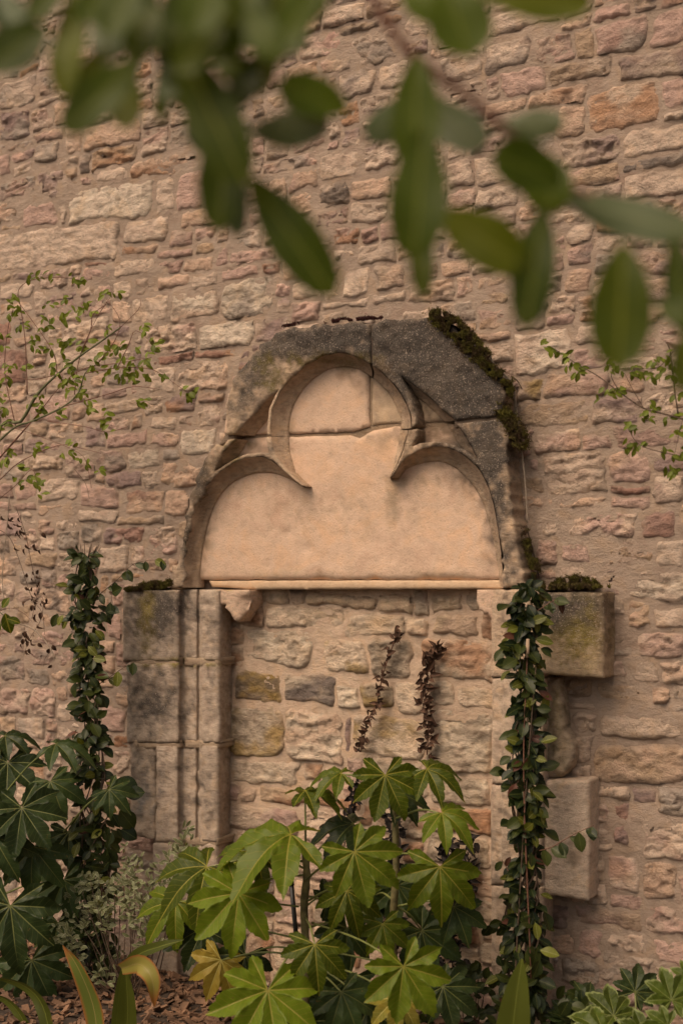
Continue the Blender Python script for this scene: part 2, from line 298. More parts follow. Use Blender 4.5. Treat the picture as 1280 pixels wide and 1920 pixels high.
# ------------------------------------------------------------------ rubble masonry
CR = (0.65, 0.50, 0.39); PE = (0.64, 0.45, 0.33); PK = (0.57, 0.39, 0.32); RU = (0.46, 0.26, 0.155); RD = (0.40, 0.235, 0.18)
GR = (0.42, 0.345, 0.285); PU = (0.37, 0.265, 0.235); TN = (0.50, 0.36, 0.25); OC = (0.40, 0.27, 0.10); DK = (0.21, 0.17, 0.145); WH = (0.70, 0.575, 0.455)
MC = (0.385, 0.295, 0.23)
PAL = [CR, CR, PE, PK, PK, CR, TN, GR, PK, PU, PE, CR]
WALL = [  # x0 y0 x1 y1 colour (second colour)
 (155,228,262,275,PE),(100,190,156,238,PE),(175,272,255,316,TN,RU),(180,312,245,345,CR),(245,290,380,330,PE,RU),(127,345,287,415,WH),(290,342,318,398,CR),(330,325,382,395,PK),
 (337,392,402,425,PE),(-40,425,222,500,CR),(235,410,312,455,CR),(110,380,128,420,CR),(45,380,106,428,PK),(65,270,108,305,CR,GR),(0,290,24,330,PK),(120,250,152,288,PE,CR),
 (0,335,60,372,GR,PK),(70,320,125,375,CR,PU),(0,205,60,262,PU,GR),(0,148,70,200,CR,GR),
 (915,10,1050,52,CR),(1060,0,1112,25,CR),(1115,38,1213,97,PK,GR),(1000,62,1072,118,PK,CR),(1078,55,1110,112,TN),(912,75,990,135,CR,DK),(1225,20,1290,85,PK),(1160,95,1290,145,CR,PU),
 (940,125,1022,180,PK),(1027,112,1145,150,CR,TN),(990,168,1080,202,PE,RU),(905,185,982,215,PE),(1100,158,1236,245,CR,RU),(1040,200,1096,260,PE),(1050,248,1164,305,CR,PU),(1172,235,1290,290,CR),
 (1060,308,1165,345,TN,PK),(1172,320,1290,370,CR),(828,100,905,150,CR,GR),(663,55,752,122,CR,GR),(640,130,703,182,CR,DK),(710,115,772,166,CR),(600,285,672,337,CR),(655,335,731,375,PE),
 (680,240,750,312,CR,PU),(675,425,710,455,PK,RD),(620,425,672,460,PK,RU),(838,262,880,298,CR),(840,305,890,350,CR),(890,60,910,110,CR),(1240,150,1290,200,PK),
 (560,60,640,110,PK,CR),(540,120,600,150,PE),(500,30,556,70,CR),(1115,400,1170,440,PE,RU),(1060,420,1110,455,CR),
 (320,545,412,598,WH,PE),(423,530,510,598,WH,GR),(372,608,472,655,WH),(250,555,316,602,CR),(208,527,250,556,CR),(252,520,290,553,CR,PE),(295,515,360,540,PE,PK),(365,510,412,540,CR),
 (345,482,386,510,PE),(430,498,484,522,PK),(486,493,530,515,RD,RU),(210,485,296,520,CR),(158,485,203,500,RD),(270,610,370,655,CR,PK),(335,683,430,735,CR,PE),(290,664,356,677,RD),(372,655,448,668,RU,RD),
 (278,690,330,740,CR),(308,742,370,776,PU,RU),(372,760,420,788,CR,PK),(340,800,408,850,WH),(238,842,302,882,CR,WH),(285,780,332,806,CR),(200,808,282,832,PK),(303,865,376,912,PE,TN),
 (235,922,307,966,PE,RD),(310,930,352,966,PE),(178,842,232,882,PK,GR),(50,855,122,882,CR,TN),(-20,605,26,645,RD),(-20,655,52,722,RD,PK),(200,884,266,915,PU),(308,838,342,860,GR),
 (160,755,196,790,PE),(0,530,62,562,CR),(90,545,152,582,PK,PU),(120,600,202,640,CR,PE),(120,655,200,700,CR),(60,740,130,790,PK),(70,900,150,940,CR),(150,905,220,950,PK),
 (640,505,690,560,CR,WH),(700,495,757,547,CR,PE),(760,500,800,530,PK),(580,495,632,520,PK),(545,525,600,560,CR),(825,490,880,520,PE),(890,515,955,545,CR,PE),(600,560,690,578,CR),(650,580,694,594,PK,RD),(714,582,746,600,WH),
 (905,575,965,618,PE,PK),(960,625,1066,692,CR,WH),(970,708,1013,746,CR,OC),(1018,705,1142,746,PE,PK),(972,752,1086,800,TN,CR),(1108,748,1202,795,PU,CR),(1150,797,1278,832,PK,PU),(1000,810,1086,846,CR,PK),
 (1092,815,1147,842,PK),(1020,865,1136,928,CR,PE),(1153,845,1217,906,PK,PE),(1153,908,1217,925,RD),(1222,850,1290,886,PU,PK),(915,653,957,682,CR),(1080,610,1150,650,CR),(1160,620,1230,660,CR,PK),(1210,690,1290,735,CR),
 (1008,960,1043,1002,CR),(1055,958,1196,1013,PK,CR),(1205,953,1268,1002,PU,RD),(1048,1015,1106,1055,PK),(1138,1015,1228,1056,TN,PK),(1235,1010,1290,1062,CR),(1172,1070,1290,1126,CR,WH),(1220,1140,1290,1176,CR),
 (1185,1185,1290,1236,CR,PK),(1180,1240,1236,1280,CR),(1118,1280,1216,1316,TN,CR),(1225,1290,1256,1320,PE),(1075,1335,1116,1372,CR),(1120,1340,1290,1386,CR,TN),(1115,1400,1290,1470,TN,PE),(1050,1283,1090,1310,TN),
 (1183,1480,1228,1506,PU),(1150,1505,1176,1580,PU,RD),(1205,1530,1290,1612,CR,PK),(1138,1605,1202,1670,PK,CR),(1235,1615,1266,1667,PE),(1208,1690,1290,1747,PK,CR),(1070,1700,1182,1737,PK,TN),(1080,1745,1130,1792,PK),
 (1128,1788,1218,1842,CR,GR),(1222,1765,1290,1810,PK),(1055,1800,1120,1850,GR,PK),
 (195,988,266,1020,PU,RD),(275,985,333,1042,PK,CR),(188,1022,240,1070,CR),(50,1035,106,1066,TN),(208,1074,322,1090,TN,RU),(180,1200,212,1228,PE),(50,1180,122,1206,PK,PU),(60,1290,106,1342,PK,CR),
 (110,1318,152,1352,CR),(210,1378,243,1406,RU,PE),(190,1328,236,1375,PK),(0,1230,50,1275,GR,PK),(60,1215,140,1250,PK,GR),(0,1290,52,1340,CR,PK),(200,1150,228,1200,PK),(-10,960,40,1010,PU,PK)]
INF = [(493,1137,633,1178,CR,TN),(652,1151,731,1186,CR,TN),(757,1159,798,1194,CR,PE),(570,1114,680,1138,TN),(704,1114,769,1148,TN,PU),(802,1120,867,1147,TN,PU),(814,1160,895,1190,PE,TN),(458,1177,583,1247,WH,CR),
 (607,1198,680,1263,CR,OC),(692,1200,769,1269,GR,CR),(790,1206,922,1275,CR,RU),(438,1259,511,1312,OC,DK),(528,1265,623,1318,DK,GR),(631,1289,664,1326,WH),(674,1281,737,1324,OC,GR),(741,1283,788,1336,CR),
 (804,1295,849,1328,CR,WH),(859,1289,922,1332,CR,TN),(436,1324,530,1417,GR,OC),(542,1336,639,1431,PE,WH),(641,1344,656,1410,PU),(658,1344,790,1419,CR,OC),(812,1340,922,1450,WH,GR),(440,1425,554,1470,CR,WH),
 (564,1433,599,1466,CR,RU),(450,1476,476,1502,PE),(487,1478,572,1510,RU,TN),(576,1496,672,1513,RU),(796,1454,918,1507,GR,WH),(800,1524,922,1562,RU,GR),(690,1430,800,1490,CR,GR),(436,1515,560,1560,PK,CR),(440,1570,540,1630,CR,GR),
 (560,1520,650,1580,PK,CR),(700,1520,790,1570,CR,RU),(800,1568,918,1625,GR,CR),(550,1590,640,1650,GR,PK)]
def boxes(lst, d=0.0):
    out = []
    for b in lst:
        x0, y0, x1, y1 = b[:4]; cx, cy = (x0 + x1) / 2, (y0 + y1) / 2
        xa, xb = P(x0, cy, d).x, P(x1, cy, d).x; za, zb = P(cx, y1, d).z, P(cx, y0, d).z
        out.append([(xa + xb) / 2, (za + zb) / 2, (xb - xa) / 2, (zb - za) / 2, b[4], b[5] if len(b) > 5 else None])
    return out
# the area the carved archway covers (wall coordinates), no rubble built there
def inpoly(x, y, poly):
    x = np.asarray(x); y = np.asarray(y); r = np.zeros(x.shape, bool); n = len(poly)
    for i in range(n):
        x0, y0 = poly[i]; x1, y1 = poly[(i + 1) % n]
        c = ((y0 > y) != (y1 > y)) & (x < (x1 - x0) * (y - y0) / (y1 - y0 + 1e-12) + x0); r ^= c
    return r
HP = [(345,1110),(352,1040),(378,900),(440,820),(445,750),(480,690),(530,640),(600,630),(800,620),(890,690),(925,740),(935,900),(955,1030),(975,1110),(990,1950),(440,1950),(300,1950),(300,1580),(262,1560),(262,1120)]
HOLE = [(P(a, b, .1).x, P(a, b, .1).z) for a, b in HP]
x_l, x_r = P(412, 1300, .03).x, P(925, 1300, 0).x
def field(name, par, x0, x1, z0, z1, step, explicit, y0, hole=None, limit=300, fill=(.10, .24, .06, .115), seed=1, skip=None, lift=0.0, rgh=1.0):
    rnd = random.Random(seed); S = [list(e) for e in explicit]
    # fill what is left with a greedy packing on a 1 cm raster
    q = 0.01; nx_, nz_ = int((x1 - x0) / q), int((z1 - z0) / q); occ = np.zeros((nz_, nx_), bool)
    for s in S:
        i0, i1 = int((s[0] - s[2] - x0) / q), int((s[0] + s[2] - x0) / q) + 1; j0, j1 = int((s[1] - s[3] - z0) / q), int((s[1] + s[3] - z0) / q) + 1
        occ[max(0, j0):max(0, j1), max(0, i0):max(0, i1)] = True
    if hole is not None:
        xx, zz = np.meshgrid(x0 + (np.arange(nx_) + .5) * q, z0 + (np.arange(nz_) + .5) * q); occ |= inpoly(xx, zz, hole)
    for j in range(nz_ - 1, 2, -1):
        i = 0
        while i < nx_ - 3:
            if occ[j, i]: i += 1; continue
            wt = int(rnd.uniform(fill[0], fill[1]) / q); ht = int(rnd.uniform(fill[2], fill[3]) / q)
            wd = 1
            while wd < wt and i + wd < nx_ and not occ[j, i + wd]: wd += 1
            hh = 1
            while hh < ht and j - hh >= 0 and not occ[j - hh, i:i + wd].any(): hh += 1
            if wd >= 6 and hh >= 4:
                occ[j - hh + 1:j + 1, i:i + wd] = True
                big = rnd.random() < .12
                S.append([x0 + (i + wd / 2) * q, z0 + (j + 1 - hh / 2) * q, wd * q / 2, hh * q / 2, rnd.choice(PAL), rnd.choice(PAL + [RU, DK])])
                i += wd
            else: i += 1
    gr = [[max(0, round((s[0] - s[2] - x0) / q)), round((s[0] + s[2] - x0) / q), max(0, round((s[1] - s[3] - z0) / q)), round((s[1] + s[3] - z0) / q)] for s in S]
    for it in range(5):
        for k in rnd.sample(range(len(S)), len(S)):
            a, b, c, d = gr[k]
            if a > 0 and not occ[c:d, a - 1].any(): a -= 1; occ[c:d, a] = True
            if b < nx_ and not occ[c:d, b].any(): occ[c:d, b] = True; b += 1
            if c > 0 and not occ[c - 1, a:b].any(): c -= 1; occ[c, a:b] = True
            if d < nz_ and not occ[d, a:b].any(): occ[d, a:b] = True; d += 1
            if (a, b, c, d) != tuple(gr[k]):
                g0 = gr[k]; S[k][0] += ((a - g0[0]) + (b - g0[1])) * q / 2; S[k][1] += ((c - g0[2]) + (d - g0[3])) * q / 2
                S[k][2] += ((b - a) - (g0[1] - g0[0])) * q / 2; S[k][3] += ((d - c) - (g0[3] - g0[2])) * q / 2; gr[k] = [a, b, c, d]
    nxg, nzg = int(round((x1 - x0) / step)) + 1, int(round((z1 - z0) / step)) + 1
    X, Z = np.meshgrid(np.linspace(x0, x1, nxg), np.linspace(z0, z1, nzg))
    wx = X + 0.019 * fbm(X * 9, Z * 9, 3, 3) + .005 * vnoise(X * 45, Z * 45, 8); wz = Z + 0.015 * fbm(X * 8, Z * 8, 9, 3) + .004 * vnoise(X * 45, Z * 45, 18)
    best = np.full(X.shape, -.02); sec = np.full(X.shape, -.02); own = np.full(X.shape, -1)
    for k, s in enumerate(S):
        m = .03; i0 = max(0, int((s[0] - s[2] - m - x0) / step)); i1 = min(nxg, int((s[0] + s[2] + m - x0) / step) + 2)
        j0 = max(0, int((s[1] - s[3] - m - z0) / step)); j1 = min(nzg, int((s[1] + s[3] + m - z0) / step) + 2)
        if i1 <= i0 or j1 <= j0: continue
        sl = (slice(j0, j1), slice(i0, i1)); rot = rnd.uniform(-.07, .07); sk = rnd.uniform(-.22, .22)
        dx, dz = wx[sl] - s[0], wz[sl] - s[1]; dx, dz = dx * math.cos(rot) + dz * math.sin(rot), dz * math.cos(rot) - dx * math.sin(rot); dx = dx + sk * dz
        a = s[2] - np.abs(dx); b = s[3] - np.abs(dz); rc = min(s[2], s[3]) * rnd.uniform(.15, .55)
        u = np.maximum(rc - a, 0); v = np.maximum(rc - b, 0); sd_ = np.where((a < rc) & (b < rc), rc - np.sqrt(u * u + v * v), np.minimum(a, b))
        bb = best[sl]; hi = sd_ > bb
        sec[sl] = np.where(hi, bb, np.maximum(sec[sl], sd_)); best[sl] = np.where(hi, sd_, bb); o_ = own[sl]; o_[hi] = k; own[sl] = o_
    t = np.minimum(best + .0055, (best - sec) * .6 - .0015) + .0075 * fbm(X * 34, Z * 34, 91, 3)
    # relief
    chip = np.abs(fbm(X * 16 + 3 * fbm(X * 5, Z * 5, 2, 2), Z * 30, 21, 4)); fine = fbm(X * 60, Z * 60, 31, 3); tn = (fbm(X * 9 + 2 * fbm(X * 4, Z * 4, 12, 2), Z * 24 + 2 * fbm(X * 5, Z * 5, 22, 2), 15, 4) + 1) * 5; tf = tn - np.floor(tn); terr = (np.floor(tn) + sstep(.0, .28, tf)) / 5 - 1
    wf = .02 * fbm(X * 12, Z * 12, 44, 3); fc1 = facets(X + wf, Z + wf, .050, .026, 5); fc2 = facets(X + wf * .6, Z - wf * .6, .020, .012, 25)
    H = np.zeros(X.shape); colr = np.zeros(X.shape + (3,))
    par1 = [(rnd.uniform(-.0025, .006), rnd.uniform(-.05, .05), rnd.uniform(-.10, .05), rnd.choice((.15, .5, .9, 1.2, 1.5)), rnd.uniform(.86, 1.16), rnd.uniform(0, 99)) for s in S]
    nE = len(explicit)
    for k in range(nE):
        if not explicit[k][5] and explicit[k][2] * explicit[k][3] > .0014: q_ = par1[k]; par1[k] = (max(q_[0], .001), q_[1] * .3, q_[2] * .3, .12, 1.08, q_[5])
    A = np.array(par1 + [(0, 0, 0, 1, 1, 0)]); cx = np.array([s[0] for s in S] + [0]); cz = np.array([s[1] for s in S] + [0])
    a0, a1, a2, a3, a4, a5 = (A[own, i] for i in range(6))
    prof = 1 - np.exp(-np.maximum(t - .001, 0) / .0045)
    a3 = a3 * rgh; H = -0.009 + lift * sstep(0, .01, t) + prof * (0.0115 + a0) + sstep(.004, .02, t) * (a1 * (X - cx[own]) + a2 * (Z - cz[own]) - .008 * (chip * a3) + (.006 * terr + .0105 * fc1 + .0042 * fc2) * (.25 + .75 * a3) + .003) + .0020 * fine
    c1 = np.array([s[4] for s in S] + [MC]); c2 = np.array([(s[5] or s[4]) for s in S] + [MC])
    has2 = np.array([1.0 if s[5] else 0 for s in S] + [0])
    mk = sstep(-.2, .32, fbm(X * 11 + a5, Z * 16 + a5, 3, 4) - .02)[..., None] * .85 * has2[own][..., None]
    colr = c1[own] * (1 - mk) + c2[own] * mk
    colr = colr * (a4 * (1 + .16 * fbm(X * 26, Z * 40, 77, 3)))[..., None]
    dkc = sstep(.45, .75, chip * 1.7)[..., None]; colr = colr * (1 - .25 * dkc)
    # mortar smeared over the stone edges
    sm = (1 - sstep(.002, .017, t + .020 * fbm(X * 20, Z * 20, 55, 3)))[..., None] * .6
    colr = colr * (1 - sm) + np.array(MC) * sm
    Yw = y0 - H
    idx = np.arange(nxg * nzg).reshape(nzg, nxg)
    area = [s[2] * s[3] for s in S]
    def vis(s):
        v_ = Vector((s[0], 0, s[1])) - CP; dp = v_.dot(-VIEW_BACK); px = 640 + F * v_.dot(RIGHT) / dp; py = HZ - F * v_.z / dp
        return (-20 < px < 1300 and -20 < py < 1940) * F / dp
    order = sorted(range(len(S)), key=lambda k: -area[k] * (vis(S[k]) + 1e-3) ** 2); keep = set([k for k in order[:limit] if vis(S[k]) > 0])
    rest = []
    ok = own >= 0; ok &= t > -.002
    vq = ok
    P3 = np.stack([X, Yw, Z], -1).reshape(-1, 3); CC = colr.reshape(-1, 3)
    cown = own[:-1, :-1]
    quad_ok = (own[:-1, :-1] >= 0) & (own[:-1, :-1] == own[1:, :-1]) & (own[:-1, :-1] == own[:-1, 1:]) & (own[:-1, :-1] == own[1:, 1:]) & (t[:-1, :-1] > -.002)
    if hole is not None: quad_ok &= ~inpoly(X[:-1, :-1], Z[:-1, :-1], hole)
    jj, ii = np.nonzero(quad_ok); ow = cown[jj, ii]
    Q = np.stack([idx[jj, ii], idx[jj, ii + 1], idx[jj + 1, ii + 1], idx[jj + 1, ii]], -1)
    srt = np.argsort(ow, kind='stable'); ow = ow[srt]; Q = Q[srt]; cuts = np.searchsorted(ow, np.arange(len(S) + 1))
    def put(qs, nm, **kw):
        uq, inv = np.unique(qs, return_inverse=True); part(nm, P3[uq], inv.reshape(-1, 4), M_RUB, par, CC[uq], **kw)
    rq = []
    for k in range(len(S)):
        qs = Q[cuts[k]:cuts[k + 1]]
        if len(qs) < 6: continue
        if k in keep: put(qs, 'stone')
        else: rq.append(qs)
    if rq: put(np.concatenate(rq), 'small_stones' if limit else 'stones', kind='stuff')
    # mortar
    mh = 0.0075 * fbm(X * 5.5, Z * 8, 61, 3) + .002 * fbm(X * 30, Z * 30, 62, 3) - .0035 * sstep(.2, .7, fbm(X * 4, Z * 4, 63, 2))
    mcol = np.array(MC) * (1 + .16 * fbm(X * 5, Z * 5, 64, 4) + .08 * fbm(X * 40, Z * 40, 65, 2))[..., None]
    # let mortar sit back a little against bigger stones here and there
    mh = mh + .0015 - .006 * sstep(.15, .6, fbm(X * 10, Z * 10, 66, 3)) * sstep(-.03, 0.0, t)
    qm = np.ones((nzg - 1, nxg - 1), bool); qm &= ~(quad_ok & (t[:-1, :-1] > .03) & (t[1:, 1:] > .03))
    if skip: qm &= ~((X[:-1, :-1] > skip[0]) & (X[:-1, :-1] < skip[1]) & (Z[:-1, :-1] < skip[2]))
    jj, ii = np.nonzero(qm); Q = np.stack([idx[jj, ii], idx[jj, ii + 1], idx[jj + 1, ii + 1], idx[jj + 1, ii]], -1)
    PM = np.stack([X, y0 - mh, Z], -1).reshape(-1, 3); uq, inv = np.unique(Q, return_inverse=True)
    part('mortar', PM[uq], inv.reshape(-1, 4), M_MOR, par, mcol.reshape(-1, 3)[uq])
wall = root('rubble_wall', 'tall pinkish rubble stone wall filling the background, coursed with beige mortar', 'wall', (0, 0, 0))
field('wall', wall, -1.84, 1.38, -.06, 4.45, .0070, boxes(WALL), 0.0, hole=HOLE, limit=262, seed=3, skip=(x_l + .01, x_r + .01, P(640, 1092, 0).z))
field('wl', wall, -3.6, -1.84, -.06, 4.45, .022, [], 0.0, limit=0, seed=4, fill=(.09, .22, .06, .11))
field('wr', wall, 1.38, 2.9, -.06, 4.45, .022, [], 0.0, limit=0, seed=5, fill=(.09, .22, .06, .11))
# solid core behind the face so the wall has thickness
V = [(-3.6, .05, -.06), (2.9, .05, -.06), (2.9, .6, -.06), (-3.6, .6, -.06), (-3.6, .05, 4.5), (2.9, .05, 4.5), (2.9, .6, 4.5), (-3.6, .6, 4.5)]
part('wall_core', V, [(0, 3, 2, 1), (4, 5, 6, 7), (0, 1, 5, 4), (1, 2, 6, 5), (2, 3, 7, 6), (3, 0, 4, 7)], M_MOR, wall, np.tile(np.array(MC), (8, 1)), smooth=False)
CR, WH, GR, PE, TN = (.70, .55, .41), (.78, .64, .49), (.50, .40, .30), (.66, .48, .35), (.60, .45, .31)
INF = [b[:4] + tuple({(0.65, 0.50, 0.39): CR, (0.70, 0.575, 0.455): WH, (0.42, 0.345, 0.285): GR, (0.64, 0.45, 0.33): PE, (0.50, 0.36, 0.25): TN}.get(c, c) for c in b[4:]) for b in INF]
infill = root('doorway_infill', 'pale rubble filling of the old doorway below the carved lintel', 'blocked doorway', ((x_l + x_r) / 2, 0, 0))
MC = (0.56, 0.42, 0.31); PAL = [CR, CR, PE, GR, CR, PK, GR, RU]
field('infill', infill, x_l, x_r + .02, -.05, P(640, 1098, 0).z, .007, boxes(INF), .012, limit=200, seed=9, fill=(.10, .2, .07, .12), lift=.0045, rgh=.6)
MC = (0.385, 0.295, 0.23)
# ================================================================== CARVED ARCHWAY
arch = root('carved_archway', 'weathered trefoil-headed Gothic doorway of carved limestone set in the rubble wall', 'archway', (P(650, 1300, .05).x, -.05, 0))
JD = 1.3
def jit(p, amp=1.0):
    x, y = p; return (x + amp * float(fbm(x / 14., y / 14., 3, 3)) * 1.6, y + amp * float(fbm(x / 14., y / 14., 13, 3)) * 1.6)
def resample(pl, step, closed=False):
    pl = [Vector((*p, 0)) for p in pl]
    if closed: pl = pl + [pl[0]]
    o = []
    for a, b in zip(pl[:-1], pl[1:]):
        n = max(1, int(round((b - a).length / step)))
        for k in range(n): q = a.lerp(b, k / n); o.append((q.x, q.y))
    if not closed: o.append((pl[-1].x, pl[-1].y))
    return o
def smooth_pl(pl, it=2):
    for _ in range(it):
        q = [pl[0]]
        for a, b in zip(pl[:-1], pl[1:]):
            q.append((a[0] * .75 + b[0] * .25, a[1] * .75 + b[1] * .25)); q.append((a[0] * .25 + b[0] * .75, a[1] * .25 + b[1] * .75))
        q.append(pl[-1]); pl = q
    return pl
# weathering: blobs of stain, in photo pixels: x y rx ry strength colour
BL = (0.068, 0.058, 0.050); BR = (0.17, 0.12, 0.075); LI = (0.20, 0.155, 0.045); PAL_ASH = np.array((0.52, 0.385, 0.27)); WHT = (.5, .43, .36)
STAINS = [(560,650,110,38,1.2,BL),(480,700,70,45,.8,BL),(640,630,90,32,1.2,BL),(740,650,80,70,1.5,BL),(840,690,110,95,1.6,BL),(900,740,60,60,1.3,BL),(905,850,60,70,1.2,BL),(930,960,26,110,.85,BL),
 (450,760,50,34,.35,BL),(375,890,22,60,1.2,BL),(348,1000,16,100,.95,BL),(960,1060,20,50,.6,BL),(470,845,60,14,.6,BL),(830,832,60,10,.7,BL),(770,780,6,40,.35,BL),
 (620,676,80,14,.6,LI),(700,690,60,16,.5,BR),(520,700,40,40,.45,LI),(420,870,60,30,.7,BR),(440,840,30,30,.4,LI),(380,960,25,80,.6,BR),(800,815,60,22,.7,BR),(760,840,14,30,.4,BR),(650,950,200,50,.25,(.45,.33,.23)),(735,930,12,70,.7,(.36,.27,.19)),(545,830,8,50,.5,(.36,.27,.18)),(720,830,30,22,.6,(.36,.27,.19)),(640,818,60,6,.5,(.36,.27,.19)),(780,900,60,12,.4,(.40,.29,.2)),(450,915,60,12,.4,(.40,.29,.2)),(500,1075,120,10,.35,(.45,.33,.22)),(820,1078,90,8,.4,(.42,.3,.2)),(700,760,10,50,.4,(.38,.28,.2)),(640,700,60,10,.4,(.42,.3,.2)),(560,930,10,40,.4,(.36,.26,.18)),(830,860,70,14,.35,BR),(370,1000,25,90,.35,BR),
 (790,760,30,36,.3,BR),
 (290,1150,60,60,.95,BL),(275,1160,16,80,.6,LI),(362,1150,25,60,.3,BL),(398,1300,12,300,.55,(.56,.44,.34)),(425,1350,12,260,.35,(.56,.44,.34)),(395,1180,14,40,.5,BL),(285,1310,60,80,.62,BL),(350,1310,22,90,.2,BL),(395,1300,12,60,.35,BL),(280,1450,50,60,.45,BL),(350,1480,25,110,.2,BL),(265,1500,30,40,.45,(.2,.2,.2)),
 (330,1242,100,8,.6,LI),(330,1396,100,8,.7,BR),(390,1500,20,110,.35,BL),(425,1300,12,120,.25,BR),(425,1480,12,130,.3,BR),
 (1085,1150,70,46,1.15,BL),(1085,1190,60,60,.7,LI),(1130,1150,14,110,.6,BR),(1040,1140,40,40,.8,BL),(952,1200,14,140,.3,BL),(1040,1360,24,90,.45,LI),(1050,1390,30,60,.3,BL),(1075,1600,14,30,.5,BR),
 (940,1600,40,200,.2,BL),(410,1096,30,5,.4,OC),(430,1100,40,8,.4,OC)]
def ashcol(px, py, base=PAL_ASH, k=1.0, stain=True):
    px = np.asarray(px, float); py = np.asarray(py, float)
    c = np.tile(np.array(base), (len(px), 1)) * (1 + .09 * fbm(px / 40, py / 40, 5, 4))[:, None]
    n = fbm(px / 13, py / 16, 7, 4); nn = fbm(px / 6, py / 6, 17, 3); nv = fbm(px / 11, py / 26, 27, 3)
    if not stain: return c
    for x, y, rx, ry, s, col in STAINS:
        e = np.exp(-(((px - x) / rx) ** 2 + ((py - y) / ry) ** 2)); m = np.clip((e * s * 1.25 + (.55 * n + .42 * nn + .2 * nv) * np.minimum(1, e * 2.5)) * 1.15 - .12, 0, .93 if s > .5 else .7)
        m = (m * k)[:, None]; c = c * (1 - m) + np.array(col) * m
    sp = sstep(.42, .6, vnoise(px / 2.6, py / 2.6, 71))[:, None] * sstep(.25, .05, c.mean(1))[:, None] * .05
    return c * (1 - sp) + np.array(WHT) * sp
def slab(name, outline, d, back, mat=M_ASH, step=4.5, jamp=1.0, bevel=.004, relief=.003, hfn=None, loft=(), base=PAL_ASH, stain=True, rough=None, par=None, rf=20., smul=1.0, **props):
    """a stone: outline traced at its own depth d, front face meshed and weathered, sides run back into the wall"""
    ol = resample(outline, step, True); o2 = []
    for p in ol:
        a = jamp
        if rough: a = jamp + rough(p)
        o2.append(jit(p, a))
    ol = o2; n = len(ol); xs = [p[0] for p in ol]; ys = [p[1] for p in ol]
    gxs = np.arange(min(xs), max(xs), step); gys = np.arange(min(ys), max(ys), step); GX, GY = np.meshgrid(gxs, gys)
    GX = GX + (np.arange(len(gys)) % 2)[:, None] * step * .5; gx_, gy_ = GX.ravel(), GY.ravel()
    m = inpoly(gx_, gy_, ol); gx_, gy_ = gx_[m], gy_[m]
    oa = np.array(ol); dmin = np.full(len(gx_), 1e9)
    for a in oa: dmin = np.minimum(dmin, (gx_ - a[0]) ** 2 + (gy_ - a[1]) ** 2)
    m = dmin > (step * .62) ** 2; gx_, gy_, dmin = gx_[m], gy_[m], np.sqrt(dmin[m])
    pts = [Vector(p) for p in ol] + [Vector((a, b)) for a, b in zip(gx_, gy_)]
    rv, re, rf_, ov, oe, of = delaunay_2d_cdt(pts, [(i, (i + 1) % n) for i in range(n)], [], 1, 1e-6)
    PX = np.array([v.x for v in rv]); PY = np.array([v.y for v in rv])
    isb = np.array([any(k < n for k in o) for o in ov]); dist = np.full(len(rv), 1e9)
    for a in oa: dist = np.minimum(dist, (PX - a[0]) ** 2 + (PY - a[1]) ** 2)
    dist = np.sqrt(dist)
    h = d - bevel * np.exp(-dist / 3.0) + relief * fbm(PX / rf, PY / rf, 41, 4) + relief * .35 * fbm(PX / 5, PY / 5, 42, 2)
    h = np.where(isb, d - bevel, h)
    if hfn is not None: h = h + hfn(PX, PY)
    W = [tuple(P(a, b, d)) for a, b in zip(PX, PY)]; V = [(x, -hh, z) for (x, y, z), hh in zip(W, h)]
    cpx, cpy = PX.tolist(), PY.tolist(); Fc = []
    for f in rf_:
        a, b, c = (V[i] for i in f[:3]); nrm = (b[0] - a[0]) * (c[2] - a[2]) - (b[2] - a[2]) * (c[0] - a[0])
        Fc.append(tuple(f) if nrm > 0 else tuple(f)[::-1])
    # side walls
    bi = {}
    for i, o in enumerate(ov):
        for k in o:
            if k < n: bi[k] = i
    ring = [bi[i] for i in range(n) if i in bi]; ar = sum(V[ring[i]][0] * V[ring[(i + 1) % len(ring)]][2] - V[ring[(i + 1) % len(ring)]][0] * V[ring[i]][2] for i in range(len(ring)))
    prev = ring; m_ = len(ring); K = max(1, int((d - back) / .02))
    for k in range(1, K + 1):
        cur = []; dd = (d - bevel) + (back - d + bevel) * k / K
        for i in ring:
            x, y, z = V[i]; j = .0014 * float(vnoise(cpx[i] / 6., cpy[i] / 6., k * 1.3)); cur.append(len(V)); V.append((x + j, -dd, z + j))
            cpx.append(cpx[i] + k * 4.0); cpy.append(cpy[i])
        for i in range(m_):
            q = (prev[i], prev[(i + 1) % m_], cur[(i + 1) % m_], cur[i]); Fc.append(q[::-1] if ar > 0 else q)
        prev = cur
    # moulded lofts (chamfers) belonging to this stone
    nfront = len(V)
    for E, I, dI in loft:
        nn_ = max(len(E), 24); E2 = [jit(p, jamp) for p in even(E, 60 if len(E) > 12 else 24)]; I2 = [jit(p, .6) for p in even(I, len(E2))]
        rings = []
        for k, t in enumerate((0, .15, .35, .6, .85, 1.0, 1.0)):
            rr = []
            for e, i_ in zip(E2, I2):
                a, b = P(e[0], e[1], d - bevel), P(i_[0], i_[1], dI); q = a.lerp(b, t); q.y += .012 * math.sin(math.pi * min(1, t)) * .9
                if k == 6: q.y += .035
                else: q.y += .0015 * float(vnoise(e[0] / 5., e[1] / 5., t * 9))
                rr.append(len(V)); V.append(tuple(q)); cpx.append(e[0] * (1 - t) + i_[0] * t); cpy.append(e[1] * (1 - t) + i_[1] * t)
            rings.append(rr)
        for a, b in zip(rings[:-1], rings[1:]):
            for i in range(len(a) - 1): Fc.append((a[i], a[i + 1], b[i + 1], b[i]))
    kk = np.full(len(V), smul); kk[nfront:] *= .5
    col = ashcol(cpx, cpy, base, kk, stain)
    return part(name, V, Fc, mat, par or arch, col, **props)
